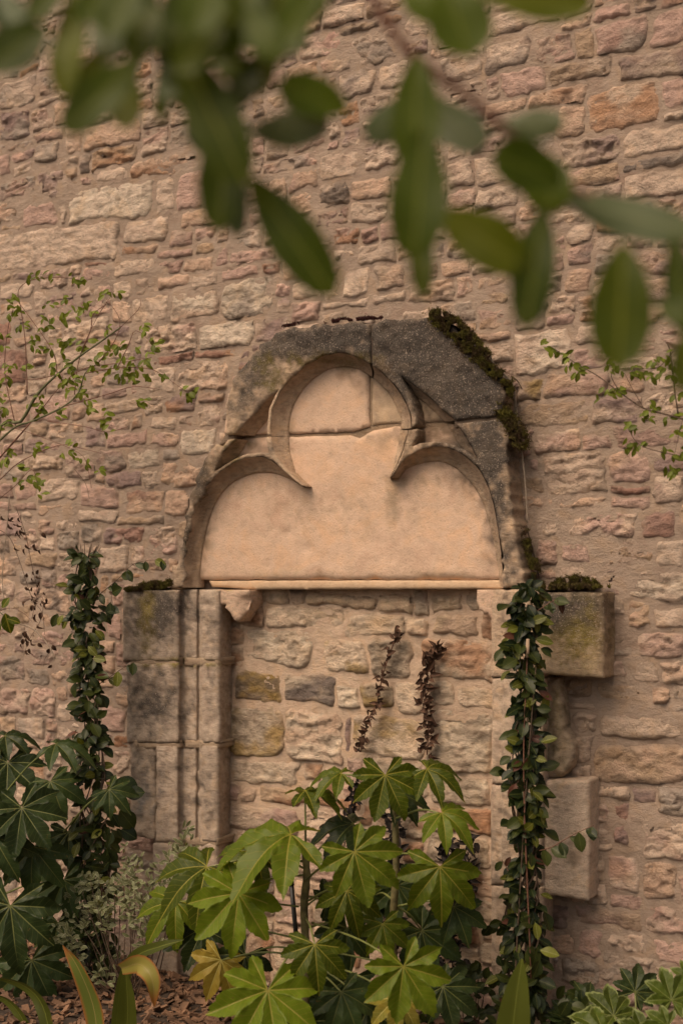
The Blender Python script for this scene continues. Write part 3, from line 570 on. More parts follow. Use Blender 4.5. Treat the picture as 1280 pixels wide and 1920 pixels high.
def even(pl, n):
    pl = smooth_pl(pl, 2); L = [0]
    for a, b in zip(pl[:-1], pl[1:]): L.append(L[-1] + math.hypot(b[0] - a[0], b[1] - a[1]))
    s = np.linspace(0, L[-1], n); return list(zip(np.interp(s, L, [p[0] for p in pl]), np.interp(s, L, [p[1] for p in pl])))
DF, DT = .125, .052
E_VL = [(505,818.5),(504,800),(509,765),(520,738),(540,712),(570,685),(605,666),(642,660),(680,674),(693,682)]
I_VL = [(540,818.5),(540,800),(546,768),(560,737),(584,710),(612,692),(642,686),(668,690),(685,700),(697,707)]
B_L = [(524,728),(505,745),(480,770),(457,793),(440,814)]
BI_L = [(530,756),(515,770),(500,787),(487,803),(475,817)]
VLo = [(424,814),(424,770),(428,735),(440,708),(462,678),(483,653),(503,634),(522,618),(548,613),(600,609),(650,605),(693,603)] + E_VL[::-1][0:] + [(499,815),(499,798),(504,764),(516,738)] + B_L
rough_out = lambda p: 3.6 * (1 if (p[1] < 640 or (p[0] < 500 and p[1] < 740 and p[0] < 424 + (740 - p[1]) * .6 + 10) or p[0] < 385 or p[0] > 935) else 0)
slab('voussoir', VLo, DF, -.03, step=4.5, relief=.009, bevel=.006, loft=[(E_VL, I_VL, .057), (B_L[::-1], BI_L[::-1], .057)], rough=rough_out, label='upper left arch stone, black along its outer edge')
E_VR = [(697,684),(715,697),(742,725),(760,755),(770,780),(771,802)]
I_VR = [(700,708),(722,728),(738,752),(748,775),(752,790),(751,804)]
B_R = [(853,787),(825,765),(800,742),(775,722),(748,703)]
BI_R = [(834,790),(810,768),(790,750),(775,740),(758,722)]
VRo = [(697,603),(750,600),(795,595),(812,588),(835,603),(858,628),(880,650),(900,672),(918,692),(935,708),(944,725),(946,750),(940,775),(932,779),(900,783)] + B_R + [(760,727),(772,755),(778,780),(778,795)] + E_VR[::-1]
slab('voussoir', VRo, DF, -.03, step=4.5, relief=.011, bevel=.006, loft=[(E_VR, I_VR, .057), (B_R, BI_R, .057)], rough=rough_out, label='upper right arch stone, blackened with moss on its shoulder')
E_SL1 = [(505,819),(511,842),(525,868),(545,893),(566,911)]; I_SL1 = [(540,819),(542,842),(548,868),(556,892),(567,912)]
E_SL2 = [(566,911),(535,886),(512,864),(490,855),(462,858),(435,868),(410,885),(385,912),(365,950),(352,1000),(345,1050),(343,1102)]
I_SL2 = [(567,913),(545,898),(522,889),(500,884),(470,888),(440,900),(418,920),(398,950),(384,1000),(377,1045),(374,1075),(373,1102)]
B_SL = [(440,822),(415,850),(400,884)]; BI_SL = [(463,825),(448,855),(410,886)]
SLo = [(405,833),(416,837),(426,824)] + B_SL + [(412,877),(435,862),(462,851),(488,848),(503,850),(500,835),(498,820)] + E_SL1 + E_SL2[1:] + [(322,1102),(325,1080),(333,1050),(340,1010),(349,970),(358,930),(370,892),(384,860),(395,842)]
slab('springer', SLo, DF, -.03, step=4.5, relief=.005, bevel=.005, jamp=.7, loft=[(E_SL1, I_SL1, .057), (E_SL2[::-1], I_SL2[::-1], .057), (B_SL[::-1], BI_SL[::-1], .057)], rough=rough_out, label='left springing stone with the left cusp')
E_SR1 = [(730,897),(750,855),(758,830),(765,806)]; I_SR1 = [(731,898),(738,868),(746,835),(750,806)]
E_SR2 = [(943,1102),(940,1050),(934,1000),(925,945),(912,905),(895,876),(870,853),(840,839),(812,835),(785,843),(760,858),(745,873),(730,897)]
I_SR2 = [(938,1102),(931,1050),(922,1000),(908,950),(893,918),(872,892),(848,873),(825,864),(798,865),(775,872),(757,881),(745,888),(731,899)]
B_SR = [(894,862),(884,840),(868,812),(855,794)]; BI_SR = [(872,850),(860,832),(848,812),(838,796)]
SRo = [(765,806),(780,804),(780,820),(770,838),(785,831),(812,827),(840,831),(870,845)] + B_SR + [(900,790),(932,786),(946,800),(950,830),(952,900),(957,960),(965,1010),(975,1060),(985,1102)] + E_SR2[:-1] + E_SR1[:-1]
slab('springer', SRo, DF - .002, -.03, step=4.5, relief=.005, bevel=.005, jamp=.7, loft=[(E_SR2[::-1], I_SR2[::-1], .057), (E_SR1, I_SR1, .057), (B_SR[::-1], BI_SR[::-1], .057)], rough=rough_out, label='right springing stone with the right cusp')
# tympanum: three smooth slabs, ragged mortar joints between them
TB = (0.62, 0.445, 0.328)
def pits(px, py):
    r = np.zeros_like(px)
    for x, y, s, dp in ((578,1030,9,.006),(620,860,5,.004),(695,915,4,.003),(505,970,6,.003),(540,1000,5,.004),(700,1015,6,.003),(590,1045,6,.003),(735,1050,5,.004),(820,1010,4,.003),(860,960,4,.003),(600,760,5,.003),(585,800,7,.003),(560,985,4,.003),(760,940,5,.003),(642,1002,4,.003),(500,1060,5,.003),(830,925,4,.003)):
        r -= 1.5 * dp * np.exp(-(((px - x) ** 2 + (py - y) ** 2) / s ** 2))
    return r
def edgechip(px, py):
    r = pits(px, py)
    for x, wd, hh in ((600, 14, 10), (840, 34, 7), (800, 12, 10), (700, 10, 5)): r -= .014 * np.exp(-((px - x) / wd) ** 2) * sstep(1088 - hh * 1.3, 1088 - hh * .2, py)
    return r
slab('tympanum_slab', [(420,812),(430,740),(500,660),(640,640),(691,648),(692,700),(690,760),(692,799),(660,809),(600,812),(540,813),(480,815)], DT, -.02, M_TYM, step=7, bevel=.003, relief=.0022, base=TB, jamp=1.2, hfn=pits, smul=.9, rf=40, label='upper left slab of the tympanum')
slab('tympanum_slab', [(698,648),(800,690),(880,790),(800,792),(778,795),(740,793),(698,797),(696,760),(699,720)], DT - .002, -.02, M_TYM, step=7, bevel=.003, relief=.0022, base=(0.56, .42, .29), jamp=1.2, hfn=pits, smul=.8, rf=40, label='upper right slab of the tympanum')
slab('tympanum_slab', [(360,1087),(350,1000),(400,880),(450,822),(540,819),(600,818),(655,816),(672,822),(700,807),(740,800),(790,802),(870,797),(930,880),(955,1087)], DT, -.02, M_TYM, step=7, bevel=.004, relief=.0025, base=TB, jamp=1.2, hfn=edgechip, smul=.9, rf=45, label='large lower slab of the tympanum')
slab('joint_mortar', [(420,822),(430,740),(500,655),(640,635),(800,680),(900,790),(880,830),(440,840)], DT - .008, -.02, M_MOR, step=14, relief=.001, base=(.30, .22, .15), stain=False)
# lintel strip
slab('lintel', [(392,1089),(943,1088),(943,1104),(470,1105),(398,1100)], DT + .002, -.02, M_TYM, step=4, bevel=.003, relief=.002, base=(.58, .42, .28), jamp=.6, label='thin moulded strip along the foot of the tympanum', stain=False)
# jambs: plan profile (pixel x at mid height, distance d) run up each block
def jamb(prof, y0, y1, base=PAL_ASH, cap=True, amp=1.0, shift=0, mat=M_ASH, nm='jamb_block', **props):
    pf = []
    for (a, da), (b, db) in zip(prof[:-1], prof[1:]):
        n = max(1, int(max(abs(b - a) / 4.0, abs(db - da) / .012)))
        for k in range(n): pf.append((a + (b - a) * k / n, da + (db - da) * k / n))
    pf.append(prof[-1]); ny = max(2, int((y1 - y0) / 4.5)); V = []; cpx = []; cpy = []; Fc = []; m = len(pf)
    for j in range(ny + 1):
        y = y0 + (y1 - y0) * j / ny; ed = min(j, ny - j); bv = .0022 if ed == 0 else 0
        for i, (x, dd) in enumerate(pf):
            q = P(x + shift, y, dd); nz = .0035 * float(fbm(x / 14., y / 14., 4, 3)) * amp + .0012 * float(vnoise(x / 4., y / 4., 6))
            wear = -.022 * max(0, float(fbm(x / 12., y / 18., 9, 3)) - .16)
            yy = float(vnoise(x / 12., y0 / 7., 2)) * .0025 * (1 if ed == 0 else 0)
            V.append((q.x, -(dd + nz + wear - bv) if dd > 0 else -dd, q.z + yy)); cpx.append(x + shift); cpy.append(y)
    for j in range(ny):
        for i in range(m - 1): a = j * m + i; Fc.append((a, a + m, a + m + 1, a + 1))
    for j, rev in ((0, False), (ny, True)):      # top and bottom beds
        o = len(V)
        for i in range(m): x, y, z = V[j * m + i]; V.append((x, .02, z)); cpx.append(cpx[j * m + i]); cpy.append(cpy[j * m + i])
        for i in range(m - 1):
            q = (j * m + i, j * m + i + 1, o + i + 1, o + i); Fc.append(q[::-1] if rev else q)
    return part(nm, V, Fc, mat, arch, ashcol(cpx, cpy, base), **props)
PJ = [(0,-.02),(0,.11),(3,.126),(100,.126),(104,.12),(106,.102),(112,.090),(128,.088),(134,.094),(137,.092),(138.5,.080),(142,.080),(144,.100),(150,.111),(162,.116),(174,.113),(180,.104),(184,.085),(207,-.03)]
JB = (.46, .365, .285)
def PJx(left, dx=0): return [((left if i < 3 else x + 232) + dx + (3 if i == 2 else 0), d) for i, (x, d) in enumerate(PJ)]
jamb(PJx(231), 1106, 1239, base=JB, label='top block of the left jamb, stained grey')
jamb(PJx(238), 1243, 1393, base=JB, label='middle block of the left jamb')
pj3 = [(292, -.02), (292, .11), (295, .126)] + [(x + 230, d) for x, d in PJ[3:]]
jamb(pj3, 1398, 1578, base=JB, label='lower block of the left jamb')
slab('jamb_block', [(246,1392),(288,1392),(289,1480),(288,1572),(262,1570),(240,1560),(246,1500),(244,1440)], .12, -.03, step=4.5, relief=.010, rough=lambda p: 1.5, base=(.44, .35, .27), label='rough grey block at the outer side of the lower left jamb')
pj4 = [(287, -.02), (287, .11), (290, .122)] + [(x + 229, d - .003) for x, d in PJ[3:]]
jamb(pj4, 1581, 1870, base=JB, label='foot block of the left jamb')
# joint beds
for y in (1241, 1396, 1579):
    xa = 244 if y < 1300 else 250 if y < 1500 else 293
    slab('joint_mortar', [(xa, y - 8), (334, y - 8), (334, y + 8), (xa, y + 8)], .1225, -.02, M_MOR, step=4, relief=.003, base=(.38, .285, .20), stain=False)
    slab('joint_mortar', [(374, y - 7), (408, y - 7), (408, y + 7), (374, y + 7)], .111, -.02, M_MOR, step=4, relief=.003, base=(.40, .30, .21), stain=False)
    slab('joint_mortar', [(345, y - 8), (406, y - 8), (406, y + 8), (345, y + 8)], .094, -.02, M_MOR, step=4, relief=.003, base=(.36, .27, .19), stain=False)
slab('joint_mortar', [(690, 606), (700, 606), (700, 678), (690, 676)], .114, .06, M_MOR, step=4, relief=.002, base=(.13, .10, .08), stain=False)
slab('joint_mortar', [(850, 780), (934, 774), (938, 797), (852, 802)], .112, .0, M_MOR, step=4, relief=.003, base=(.16, .12, .09), stain=False)
slab('joint_mortar', [(408, 836), (426, 808), (442, 808), (436, 830)], .108, .0, M_MOR, step=4, relief=.003, base=(.20, .15, .11), stain=False)
slab('hood_stub', [(322,1060),(336,1060),(338,1106),(322,1106)], .11, -.02, step=5)
# upper left offset ledge stone over jamb: thin bed with moss
slab('ledge_stone', [(262,1103),(320,1101),(321,1110),(240,1112)], .08, -.03, step=5, relief=.004, base=(.36, .27, .2))
# left corbel
slab('corbel', [(404,1106),(467,1106),(466,1122),(461,1138),(450,1158),(443,1166),(437,1160),(430,1148),(421,1139),(424,1134),(404,1134)], .098, -.02, M_ASH, step=4, bevel=.004, relief=.002, base=TB, jamp=.6, hfn=lambda x, y: -.025 * sstep(438, 463, x) * sstep(1112, 1125, y), label='small carved corbel under the left end of the lintel')
slab('corbel', [(893,1106),(928,1106),(928,1178),(923,1178),(919,1160),(913,1149),(906,1152),(903,1146),(897,1144),(897,1137),(892,1128)], .09, -.02, M_ASH, step=4, bevel=.004, relief=.002, base=TB, jamp=.6, label='small carved corbel under the right end of the lintel')
PR = [(921,-.02),(921,.088),(924,.098),(940,.100),(942,.108),(944,.116),(962,.122),(1014,.124),(1018,.118),(1040,-.02)]
jamb(PR, 1106, 1270, base=(.52, .39, .28), label='top block of the right jamb')
jamb([(x + 1, d) for x, d in PR], 1273, 1470, base=(.54, .42, .32), label='second block of the right jamb')
jamb([(x - 1, d) for x, d in PR], 1473, 1658, base=(.53, .41, .31), label='third block of the right jamb')
jamb(PR, 1662, 1960, base=(.52, .40, .30), label='foot block of the right jamb')
def block(ol, d, base, side, lab, **k): slab('projecting_block', ol, d, -.03, step=4.5, bevel=.006, base=base, label=lab, **k)
slab('projecting_block', [(985,1111),(1129,1110),(1131,1180),(1129,1272),(1110,1270),(1060,1268),(1030,1265),(985,1262)], .125, -.03, step=4.5, bevel=.007, relief=.005, jamp=.9, base=(.50, .375, .25), label='square block projecting right of the archway, mossy on top and lichen stained')
slab('projecting_block', [(990,1463),(1102,1464),(1103,1560),(1101,1690),(1086,1688),(1040,1680),(990,1676)], .11, -.03, step=4.5, bevel=.008, relief=.003, jamp=.6, base=(.56, .44, .34), label='clean pale block projecting low at the right of the archway')
slab('broken_shaft', [(1000,1268),(1045,1272),(1050,1300),(1054,1330),(1056,1365),(1066,1380),(1074,1400),(1073,1425),(1062,1445),(1050,1459),(1000,1461)], .07, -.03, step=4.5, bevel=.012, relief=.008, rough=lambda p: 1.2, base=(.46, .36, .26), label='worn broken stone between the two projecting blocks')
# moss
def moss(name, label, polys, n, hgt=.012, kind='stuff', mat=M_MOSS):
    V = []; Fc = []
    tot = sum(abs((b[0] - a[0])) + abs(b[1] - a[1]) for pl, *_ in polys for a, b in zip(pl[:-1], pl[1:]))
    for pl, wd, da, db in polys:
        for a, b in zip(pl[:-1], pl[1:]):
            L = abs(b[0] - a[0]) + abs(b[1] - a[1]); k_ = int(n * L / tot)
            for _ in range(k_):
                t = R(); x = a[0] + (b[0] - a[0]) * t; y = a[1] + (b[1] - a[1]) * t; x += random.gauss(0, wd * .34); y += random.gauss(0, min(wd * .34, 2.0 + wd * .22)); dd = U(da, db)
                if float(vnoise(x / 9., y / 9., 3)) < -.35: continue
                p = P(x, y, dd); clump = .5 + .9 * max(0, float(vnoise(x / 6., y / 6., 9)) + .5)
                for q in range(2):
                    h = hgt * clump * U(.4, 1); dr = Vector((U(-.8, .8), U(-1.0, -.1), U(.1, 1))).normalized() * h; sd2 = Vector((U(-1, 1), U(-1, 1), U(-1, 1))).normalized() * .0022
                    o = len(V); V += [tuple(p - sd2 ), tuple(p + sd2), tuple(p + dr)]; Fc.append((o, o + 1, o + 2))
    o = obj(name, mkmesh(name, V, Fc, mat, smooth=False)); o['kind'] = 'stuff'; o['label'] = label; o['category'] = 'moss'
moss('moss', 'thick green and brown moss on the right shoulder of the arch', [([(814,592),(838,606),(864,632),(896,668)], 20, .120, .142), ([(812,588),(850,602),(885,634),(912,668)], 10, .05, .13), ([(800,592),(830,592)], 5, .09, .13), ([(898,672),(915,690),(940,712),(955,715)], 12, .09, .14), ([(938,765),(955,790),(968,810),(978,832)], 20, .04, .135), ([(940,700),(958,740)], 10, .06, .13)], 100000, .011)
moss('moss', 'dark moss trailing down the right flank of the arch above the projecting block', [([(985,1000),(998,1050),(1010,1095)], 12, .02, .10), ([(1000,1103),(1060,1100),(1140,1103)], 6, .02, .13), ([(1040,1097),(1080,1088),(1115,1096)], 12, .004, .03)], 34000, .009)
moss('moss', 'dark mossy strip on the ledge left of the arch foot', [([(262,1102),(320,1094)], 9, .07, .13), ([(235,1107),(262,1104)], 4, .1, .135)], 20000, .009)
M_RMOSS = plain_mat('reddish_moss', (0.07, 0.022, 0.018), .9, .6, 90)
moss('moss', 'reddish brown growth along the top edge of the arch', [([(610,604),(650,600),(715,596)], 4, .05, .115), ([(530,612),(560,608)], 3, .06, .11)], 5000, .009, mat=M_RMOSS)
# ================================================================== PLANTS
def fatsia_mesh(name, m, nl=9, cup=.12, seed=0, sinus=.44, spread=2.35, droop=.25, wid=.208):
    rnd = random.Random(seed); ang = [(-spread + 2 * spread * i / (nl - 1)) for i in range(nl)]
    ln = [(1 - .42 * (abs(a) / spread) ** 1.6) * rnd.uniform(.93, 1.05) for a in ang]; nph = nl * 18; V = [(0, 0, 0)]; uv = [(0, 0)]; ed = [0]; Fc = []
    tot = spread * 2 + .5; KR = 9; cols_ = []
    for i in range(nph + 1):
        ph = -tot / 2 + tot * i / nph; best = 0; bu = (0, 0)
        for a, l in zip(ang, ln):
            dl = ph - a
            if abs(dl) > 1.2: continue
            lo, hi = 0.0, l
            # largest r inside the lobe: half width profile
            rr = np.linspace(0, l * 1.0, 60); s = rr * math.cos(dl) / l; ww = wid * l * np.where(s < .62, .28 + .72 * sstep(.08, .62, s), np.clip(1 - (np.clip(s - .62, 0, 1) / .38) ** 1.7, 0, 1))
            ok = (rr * abs(math.sin(dl)) <= ww) & (s <= 1); r_ = rr[ok].max() if ok.any() else 0
            if r_ > best: best = r_; bu = (a, l)
        r_ = max(best, sinus * .9); 
        near = min(ang, key=lambda a: abs(a - ph)); lnn = ln[ang.index(near)]; dl = ph - near; wob = 1 + .022 * math.sin(i * 2.1) + rnd.uniform(-.018, .018)
        for k in range(1, KR + 1):
            f = (k / KR) ** .85; r = r_ * f * wob; x, y = r * math.sin(ph), r * math.cos(ph); ac = abs(r * math.sin(dl)); al = r * math.cos(dl)
            z = cup * ac * 1.6 - droop * r * r + .05 * math.sin(near * 7 + r * 5) * r + .10 * ac * rnd.uniform(.8, 1.2) + .018 * math.sin(al * 26 + near * 3) * min(1, ac * 14) - (.10 + .12 * math.sin(near * 5 + seed)) * max(0, al - .55)
            V.append((x, y, z)); uv.append((ac, al)); ed.append(f)
    for i in range(nph):
        a, b = 1 + i * KR, 1 + (i + 1) * KR; Fc.append((0, b, a))
        for k in range(KR - 1): Fc.append((a + k, b + k, b + k + 1, a + k + 1))
    uv = [(a * .18, b * .18) for a, b in uv]
    return mkmesh(name, V, Fc, m, uvs=uv, edge=ed)
def simple_leaf(name, m, wr=.5, n=8, fold=.25, curl=.35, tipw=1.0, size=.06, seed=0, ob=0.0):
    """unit leaf along +Y, length 1"""
    rnd = random.Random(seed); V = []; uv = []; ed = []; Fc = []; K = 5
    for i in range(n + 1):
        t = i / n; tt = t ** (1 + ob); wd = wr * .5 * ((math.sin(math.pi * min(1, tt * .97 + .015)) ** .8) if ob < .3 else (math.sin(math.pi * min(1, t ** 1.2 * .925 + .012)) ** .62)) * (1 if i < n else .12)
        if i == 0: wd = wr * .04
        for k in range(K):
            s = (k / (K - 1)) * 2 - 1; x = s * wd; z = fold * abs(x) - curl * t * t * .5 + .02 * math.sin(t * 9 + seed) * abs(s)
            V.append((x, t, z)); uv.append((abs(x) * size, t * size)); ed.append(max(abs(s), 0) * (1 if wd > .02 else 1))
    for i in range(n):
        for k in range(K - 1): a = i * K + k; Fc.append((a, a + 1, a + K + 1, a + K))
    return mkmesh(name, V, Fc, m, uvs=uv, edge=ed)
def frame(pos, ydir, nrm, s):
    y = ydir.normalized(); x = y.cross(nrm).normalized(); z = x.cross(y)
    return Matrix(((x.x * s, y.x * s, z.x * s, pos.x), (x.y * s, y.y * s, z.y * s, pos.y), (x.z * s, y.z * s, z.z * s, pos.z), (0, 0, 0, 1)))
def indir(deg): a = math.radians(deg); return RIGHT * math.cos(a) + UP * math.sin(a)
FM = {}
def fat(m, v):
    k = (m.name, v)
    if k not in FM: FM[k] = fatsia_mesh('leaf', m, nl=(8, 7, 8, 7)[v], seed=v + 3, cup=(.35, .28, .4, .3)[v], droop=(.22, .40, .12, .6)[v], spread=(2.35, 2.1, 2.5, 2.2)[v])
    return FM[k]
def fatsia(rootobj, leaves, m, stems, petr=.0032):
    """leaves: x y r_px d dir_deg tilt(0 faces camera, 1 lies flat, >1 seen from below) variant stem_point(px,py,d)"""
    for i, st in enumerate(stems):
        v, f = tube([P(*p) for p in st[0]], st[1], st[2], 8, 5, .18); part('stem', v, f, st[3] if len(st) > 3 else M_TRUNK, rootobj)
    for L in leaves:
        x, y, r, d, deg, tilt, v = L[:7]; sp = L[7]; mm = L[8] if len(L) > 8 else m
        p = P(x, y, d); s = r / px_scale(x, d); yd = indir(deg); nr = (VIEW_BACK * math.cos(tilt) + UP * math.sin(tilt)).normalized()
        ydr = (yd - nr * yd.dot(nr)).normalized()
        o = obj('leaf', fat(mm, v), rootobj, frame(p, ydr, nr, s))
        a = P(*sp); mid = a.lerp(p, .55) + UP * .02 + VIEW_BACK * .01
        pv, pf = tube([a, mid, p - nr * .004], petr * 1.2, petr * .8, 6, 5); part('petiole', pv, pf, M_PET, rootobj)
SB = (572, 1640, .62)
fz = root('fatsia_plant', 'bright green fatsia with large lobed leaves in front of the blocked doorway', 'plant', P(572, 2020, .62))
fz.location.z = 0
fatsia(fz, [
 (447,1675,118,.84,248,.45,0,(573,1640,.62)), (502,1857,132,.98,262,.55,2,(572,1760,.62)), (664,1597,108,.80,302,.40,0,(573,1650,.64)), (590,1771,92,.88,275,.5,1,(572,1720,.62)),
 (756,1812,106,.85,282,.30,2,(585,1730,.62)), (717,1732,72,.62,280,.5,1,(575,1680,.6)), (824,1625,112,.55,272,.35,1,(740,1600,.5)), (722,1453,92,.58,275,.45,0,(739,1500,.5)),
 (572,1483,92,.55,60,1.45,3,(573,1590,.6)), (545,1565,165,.72,185,1.30,3,(573,1600,.6)), (388,1625,118,.78,232,.9,3,(570,1615,.6)), (828,1524,82,.55,300,1.0,3,(741,1535,.5)),
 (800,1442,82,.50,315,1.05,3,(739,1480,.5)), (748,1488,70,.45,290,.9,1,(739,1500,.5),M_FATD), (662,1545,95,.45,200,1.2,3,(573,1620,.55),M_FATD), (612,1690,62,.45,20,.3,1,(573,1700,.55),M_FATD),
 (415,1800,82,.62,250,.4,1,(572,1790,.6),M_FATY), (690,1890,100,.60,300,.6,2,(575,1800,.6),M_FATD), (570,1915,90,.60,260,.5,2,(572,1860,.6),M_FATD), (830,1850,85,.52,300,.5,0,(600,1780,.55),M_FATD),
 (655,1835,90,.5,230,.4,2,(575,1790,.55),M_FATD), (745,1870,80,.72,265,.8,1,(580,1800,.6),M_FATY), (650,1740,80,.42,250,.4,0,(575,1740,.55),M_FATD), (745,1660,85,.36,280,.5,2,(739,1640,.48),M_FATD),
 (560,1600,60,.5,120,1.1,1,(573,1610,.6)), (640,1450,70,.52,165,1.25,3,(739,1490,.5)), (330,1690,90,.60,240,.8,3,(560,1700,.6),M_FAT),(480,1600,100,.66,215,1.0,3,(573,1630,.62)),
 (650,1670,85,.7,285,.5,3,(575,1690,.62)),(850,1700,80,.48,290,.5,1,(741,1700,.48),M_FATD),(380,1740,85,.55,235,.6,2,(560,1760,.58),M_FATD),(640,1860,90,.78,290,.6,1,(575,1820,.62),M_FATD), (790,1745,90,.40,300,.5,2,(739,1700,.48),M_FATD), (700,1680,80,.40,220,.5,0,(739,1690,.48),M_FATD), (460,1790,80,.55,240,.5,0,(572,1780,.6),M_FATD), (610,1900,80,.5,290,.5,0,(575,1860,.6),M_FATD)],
 M_FAT, [([(572,2010,.62),(571,1900,.62),(573,1780,.62),(570,1700,.62),(575,1640,.62),(570,1585,.6)], .016, .011), ([(735,2010,.48),(742,1900,.48),(736,1750,.48),(742,1620,.49),(738,1465,.5)], .015, .010)])
fl = root('fatsia_plant', 'dark green fatsia at the left edge behind the ivy post', 'plant', P(30, 1950, .5)); fl.location.z = 0
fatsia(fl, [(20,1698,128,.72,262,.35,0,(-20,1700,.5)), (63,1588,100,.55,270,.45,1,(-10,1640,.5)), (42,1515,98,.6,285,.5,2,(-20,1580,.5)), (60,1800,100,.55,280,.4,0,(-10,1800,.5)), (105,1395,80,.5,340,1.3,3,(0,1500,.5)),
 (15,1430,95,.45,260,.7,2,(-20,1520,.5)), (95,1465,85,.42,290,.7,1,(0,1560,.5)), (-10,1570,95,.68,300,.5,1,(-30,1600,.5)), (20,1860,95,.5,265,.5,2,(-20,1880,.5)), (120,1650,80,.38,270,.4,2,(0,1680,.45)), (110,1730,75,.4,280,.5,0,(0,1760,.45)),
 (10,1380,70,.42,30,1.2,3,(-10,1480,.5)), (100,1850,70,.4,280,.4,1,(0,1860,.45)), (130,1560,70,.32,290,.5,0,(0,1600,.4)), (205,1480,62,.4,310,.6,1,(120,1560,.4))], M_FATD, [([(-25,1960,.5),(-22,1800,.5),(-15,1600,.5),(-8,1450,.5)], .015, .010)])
fr = root('fatsia_plant', 'small cream-edged fatsia in the bottom right corner', 'plant', P(1200, 1990, .3)); fr.location.z = 0
fatsia(fr, [(1150,1905,72,.38,105,.75,0,(1190,1990,.3)), (1258,1875,66,.42,80,.6,2,(1220,1990,.3)), (1252,1925,60,.5,200,.5,0,(1220,1990,.3)), (1130,1935,90,.5,175,.9,1,(1190,2000,.3)), (1290,1835,42,.35,100,.5,1,(1230,1980,.3)), (1210,1945,60,.48,120,.6,2,(1200,2000,.3)),
 (1100,1880,50,.25,110,.5,1,(1180,1990,.28),M_FATD), (1190,1860,60,.22,60,.5,0,(1190,1980,.28),M_FATD), (1070,1910,50,.25,150,.5,2,(1180,1990,.28),M_FATD)], M_FATV, [([(1205,2030,.3),(1200,1980,.3)], .010, .008)])
# ---- climbing posts
VM = [simple_leaf('leaf', M_VINE, .62, 6, .25, .3, seed=1), simple_leaf('leaf', M_VINE, .5, 6, .2, .5, seed=2), simple_leaf('leaf', M_VINE, .7, 6, .3, .2, seed=3)]
VL_ = simple_leaf('leaf', M_VINL, .58, 6, .22, .3, seed=4); VR_ = simple_leaf('leaf', M_VINR, .5, 6, .35, .5, seed=5)
def vine(rt, axis, widths, d, nleaf, lsz, stems=7, pale=.12, red=.05, seed=1):
    rnd = random.Random(seed); ys = [a[1] for a in axis]; xs = [a[0] for a in axis]; wy = [a[0] for a in widths]; ww = [a[1] for a in widths]
    parts_ = []
    for s in range(stems):
        pts = []; ph = rnd.uniform(0, 6.3); y = max(ys)
        top = min(ys) - rnd.uniform(-6, 8) if s < stems * .6 else rnd.uniform(min(ys), max(ys))
        while y > top:
            w_ = np.interp(y, wy, ww) * .40; x = np.interp(y, ys, xs); a = ph + y / 60.; pts.append(P(x + math.cos(a) * w_ * .9 + rnd.uniform(-4, 4), y, d + math.sin(a) * .028)); y -= rnd.uniform(22, 40)
        if len(pts) > 2: v, f = tube(pts, .0035, .0022, 5, 3, .3); part('stem', v, f, M_TWIG, rt)
    inn = []
    for i in range(nleaf + 420):
        y = rnd.uniform(min(ys), max(ys)); y += 5 * math.sin(y / 9.); w_ = np.interp(y, wy, ww) * .5; x = np.interp(y, ys, xs); a = rnd.uniform(0, 2 * math.pi)
        if math.sin(a) < -.3 and rnd.random() < .6: a = -a
        rr = abs(rnd.gauss(.75, .22)) * (1 if i < nleaf else .6); p = P(x + math.cos(a) * w_ * rr, y, d + math.sin(a) * .055 * rr)
        outw = RIGHT * math.cos(a) + VIEW_BACK * max(.2, math.sin(a)); yd = (outw * rnd.uniform(.2, .9) + UP * rnd.uniform(-1.2, .5) + RIGHT * rnd.uniform(-.9, .9)).normalized(); nr = (outw * .8 + VIEW_BACK * .5 + UP * rnd.uniform(.2, .9) + RIGHT * rnd.uniform(-.4, .4)).normalized()
        q = rnd.random(); me = VL_ if q < pale else VR_ if q < pale + red else rnd.choice(VM); s = lsz * rnd.uniform(.7, 1.2)
        if i < nleaf: obj('leaf', me, rt, frame(p, yd, nr, s))
        else: inn.append(frame(p, yd, nr, s * .9))
    src = VM[0]; sv0 = [v.co.copy() for v in src.vertices]; sf0 = [tuple(p.vertices) for p in src.polygons]; V = []; Fc = []; uvv = []
    for M_ in inn: o = len(V); V += [tuple(M_ @ c) for c in sv0]; Fc += [tuple(o + i for i in q) for q in sf0]; uvv += [(abs(c.x) * .06, c.y * .06) for c in sv0]
    part('inner_leaves', V, Fc, M_VINE, rt, uvs=uvv, kind='stuff')
def sprig(rt, pts, d, n, lsz, me_list, m=M_TWIG, r=.0018, seed=0, hang=.6, dd=None):
    rnd = random.Random(seed); W = [P(x, y, d + (dd or 0) * i) for i, (x, y) in enumerate(pts)]; v, f = tube(W, r, r * .5, 5, 3, .2); part('twig', v, f, m, rt)
    for i in range(n):
        t = (i + .6) / n * (len(W) - 1); k = min(int(t), len(W) - 2); p = W[k].lerp(W[k + 1], t - k); tg = (W[k + 1] - W[k]).normalized(); sd_ = 1 if i % 2 else -1
        yd = (tg * .5 + RIGHT * sd_ * .35 * rnd.random() + UP * (sd_ * .3 - hang) + VIEW_BACK * rnd.uniform(-.1, .5)).normalized(); nr = (VIEW_BACK + UP * rnd.uniform(0, .8) + RIGHT * rnd.uniform(-.5, .5)).normalized()
        obj('leaf', rnd.choice(me_list), rt, frame(p, yd, nr, lsz * rnd.uniform(.75, 1.15)))
vl = root('climbing_plant', 'slim column of dark leafy climber with cut tips, left of the archway', 'climber', P(170, 1900, .3)); vl.location.z = 0
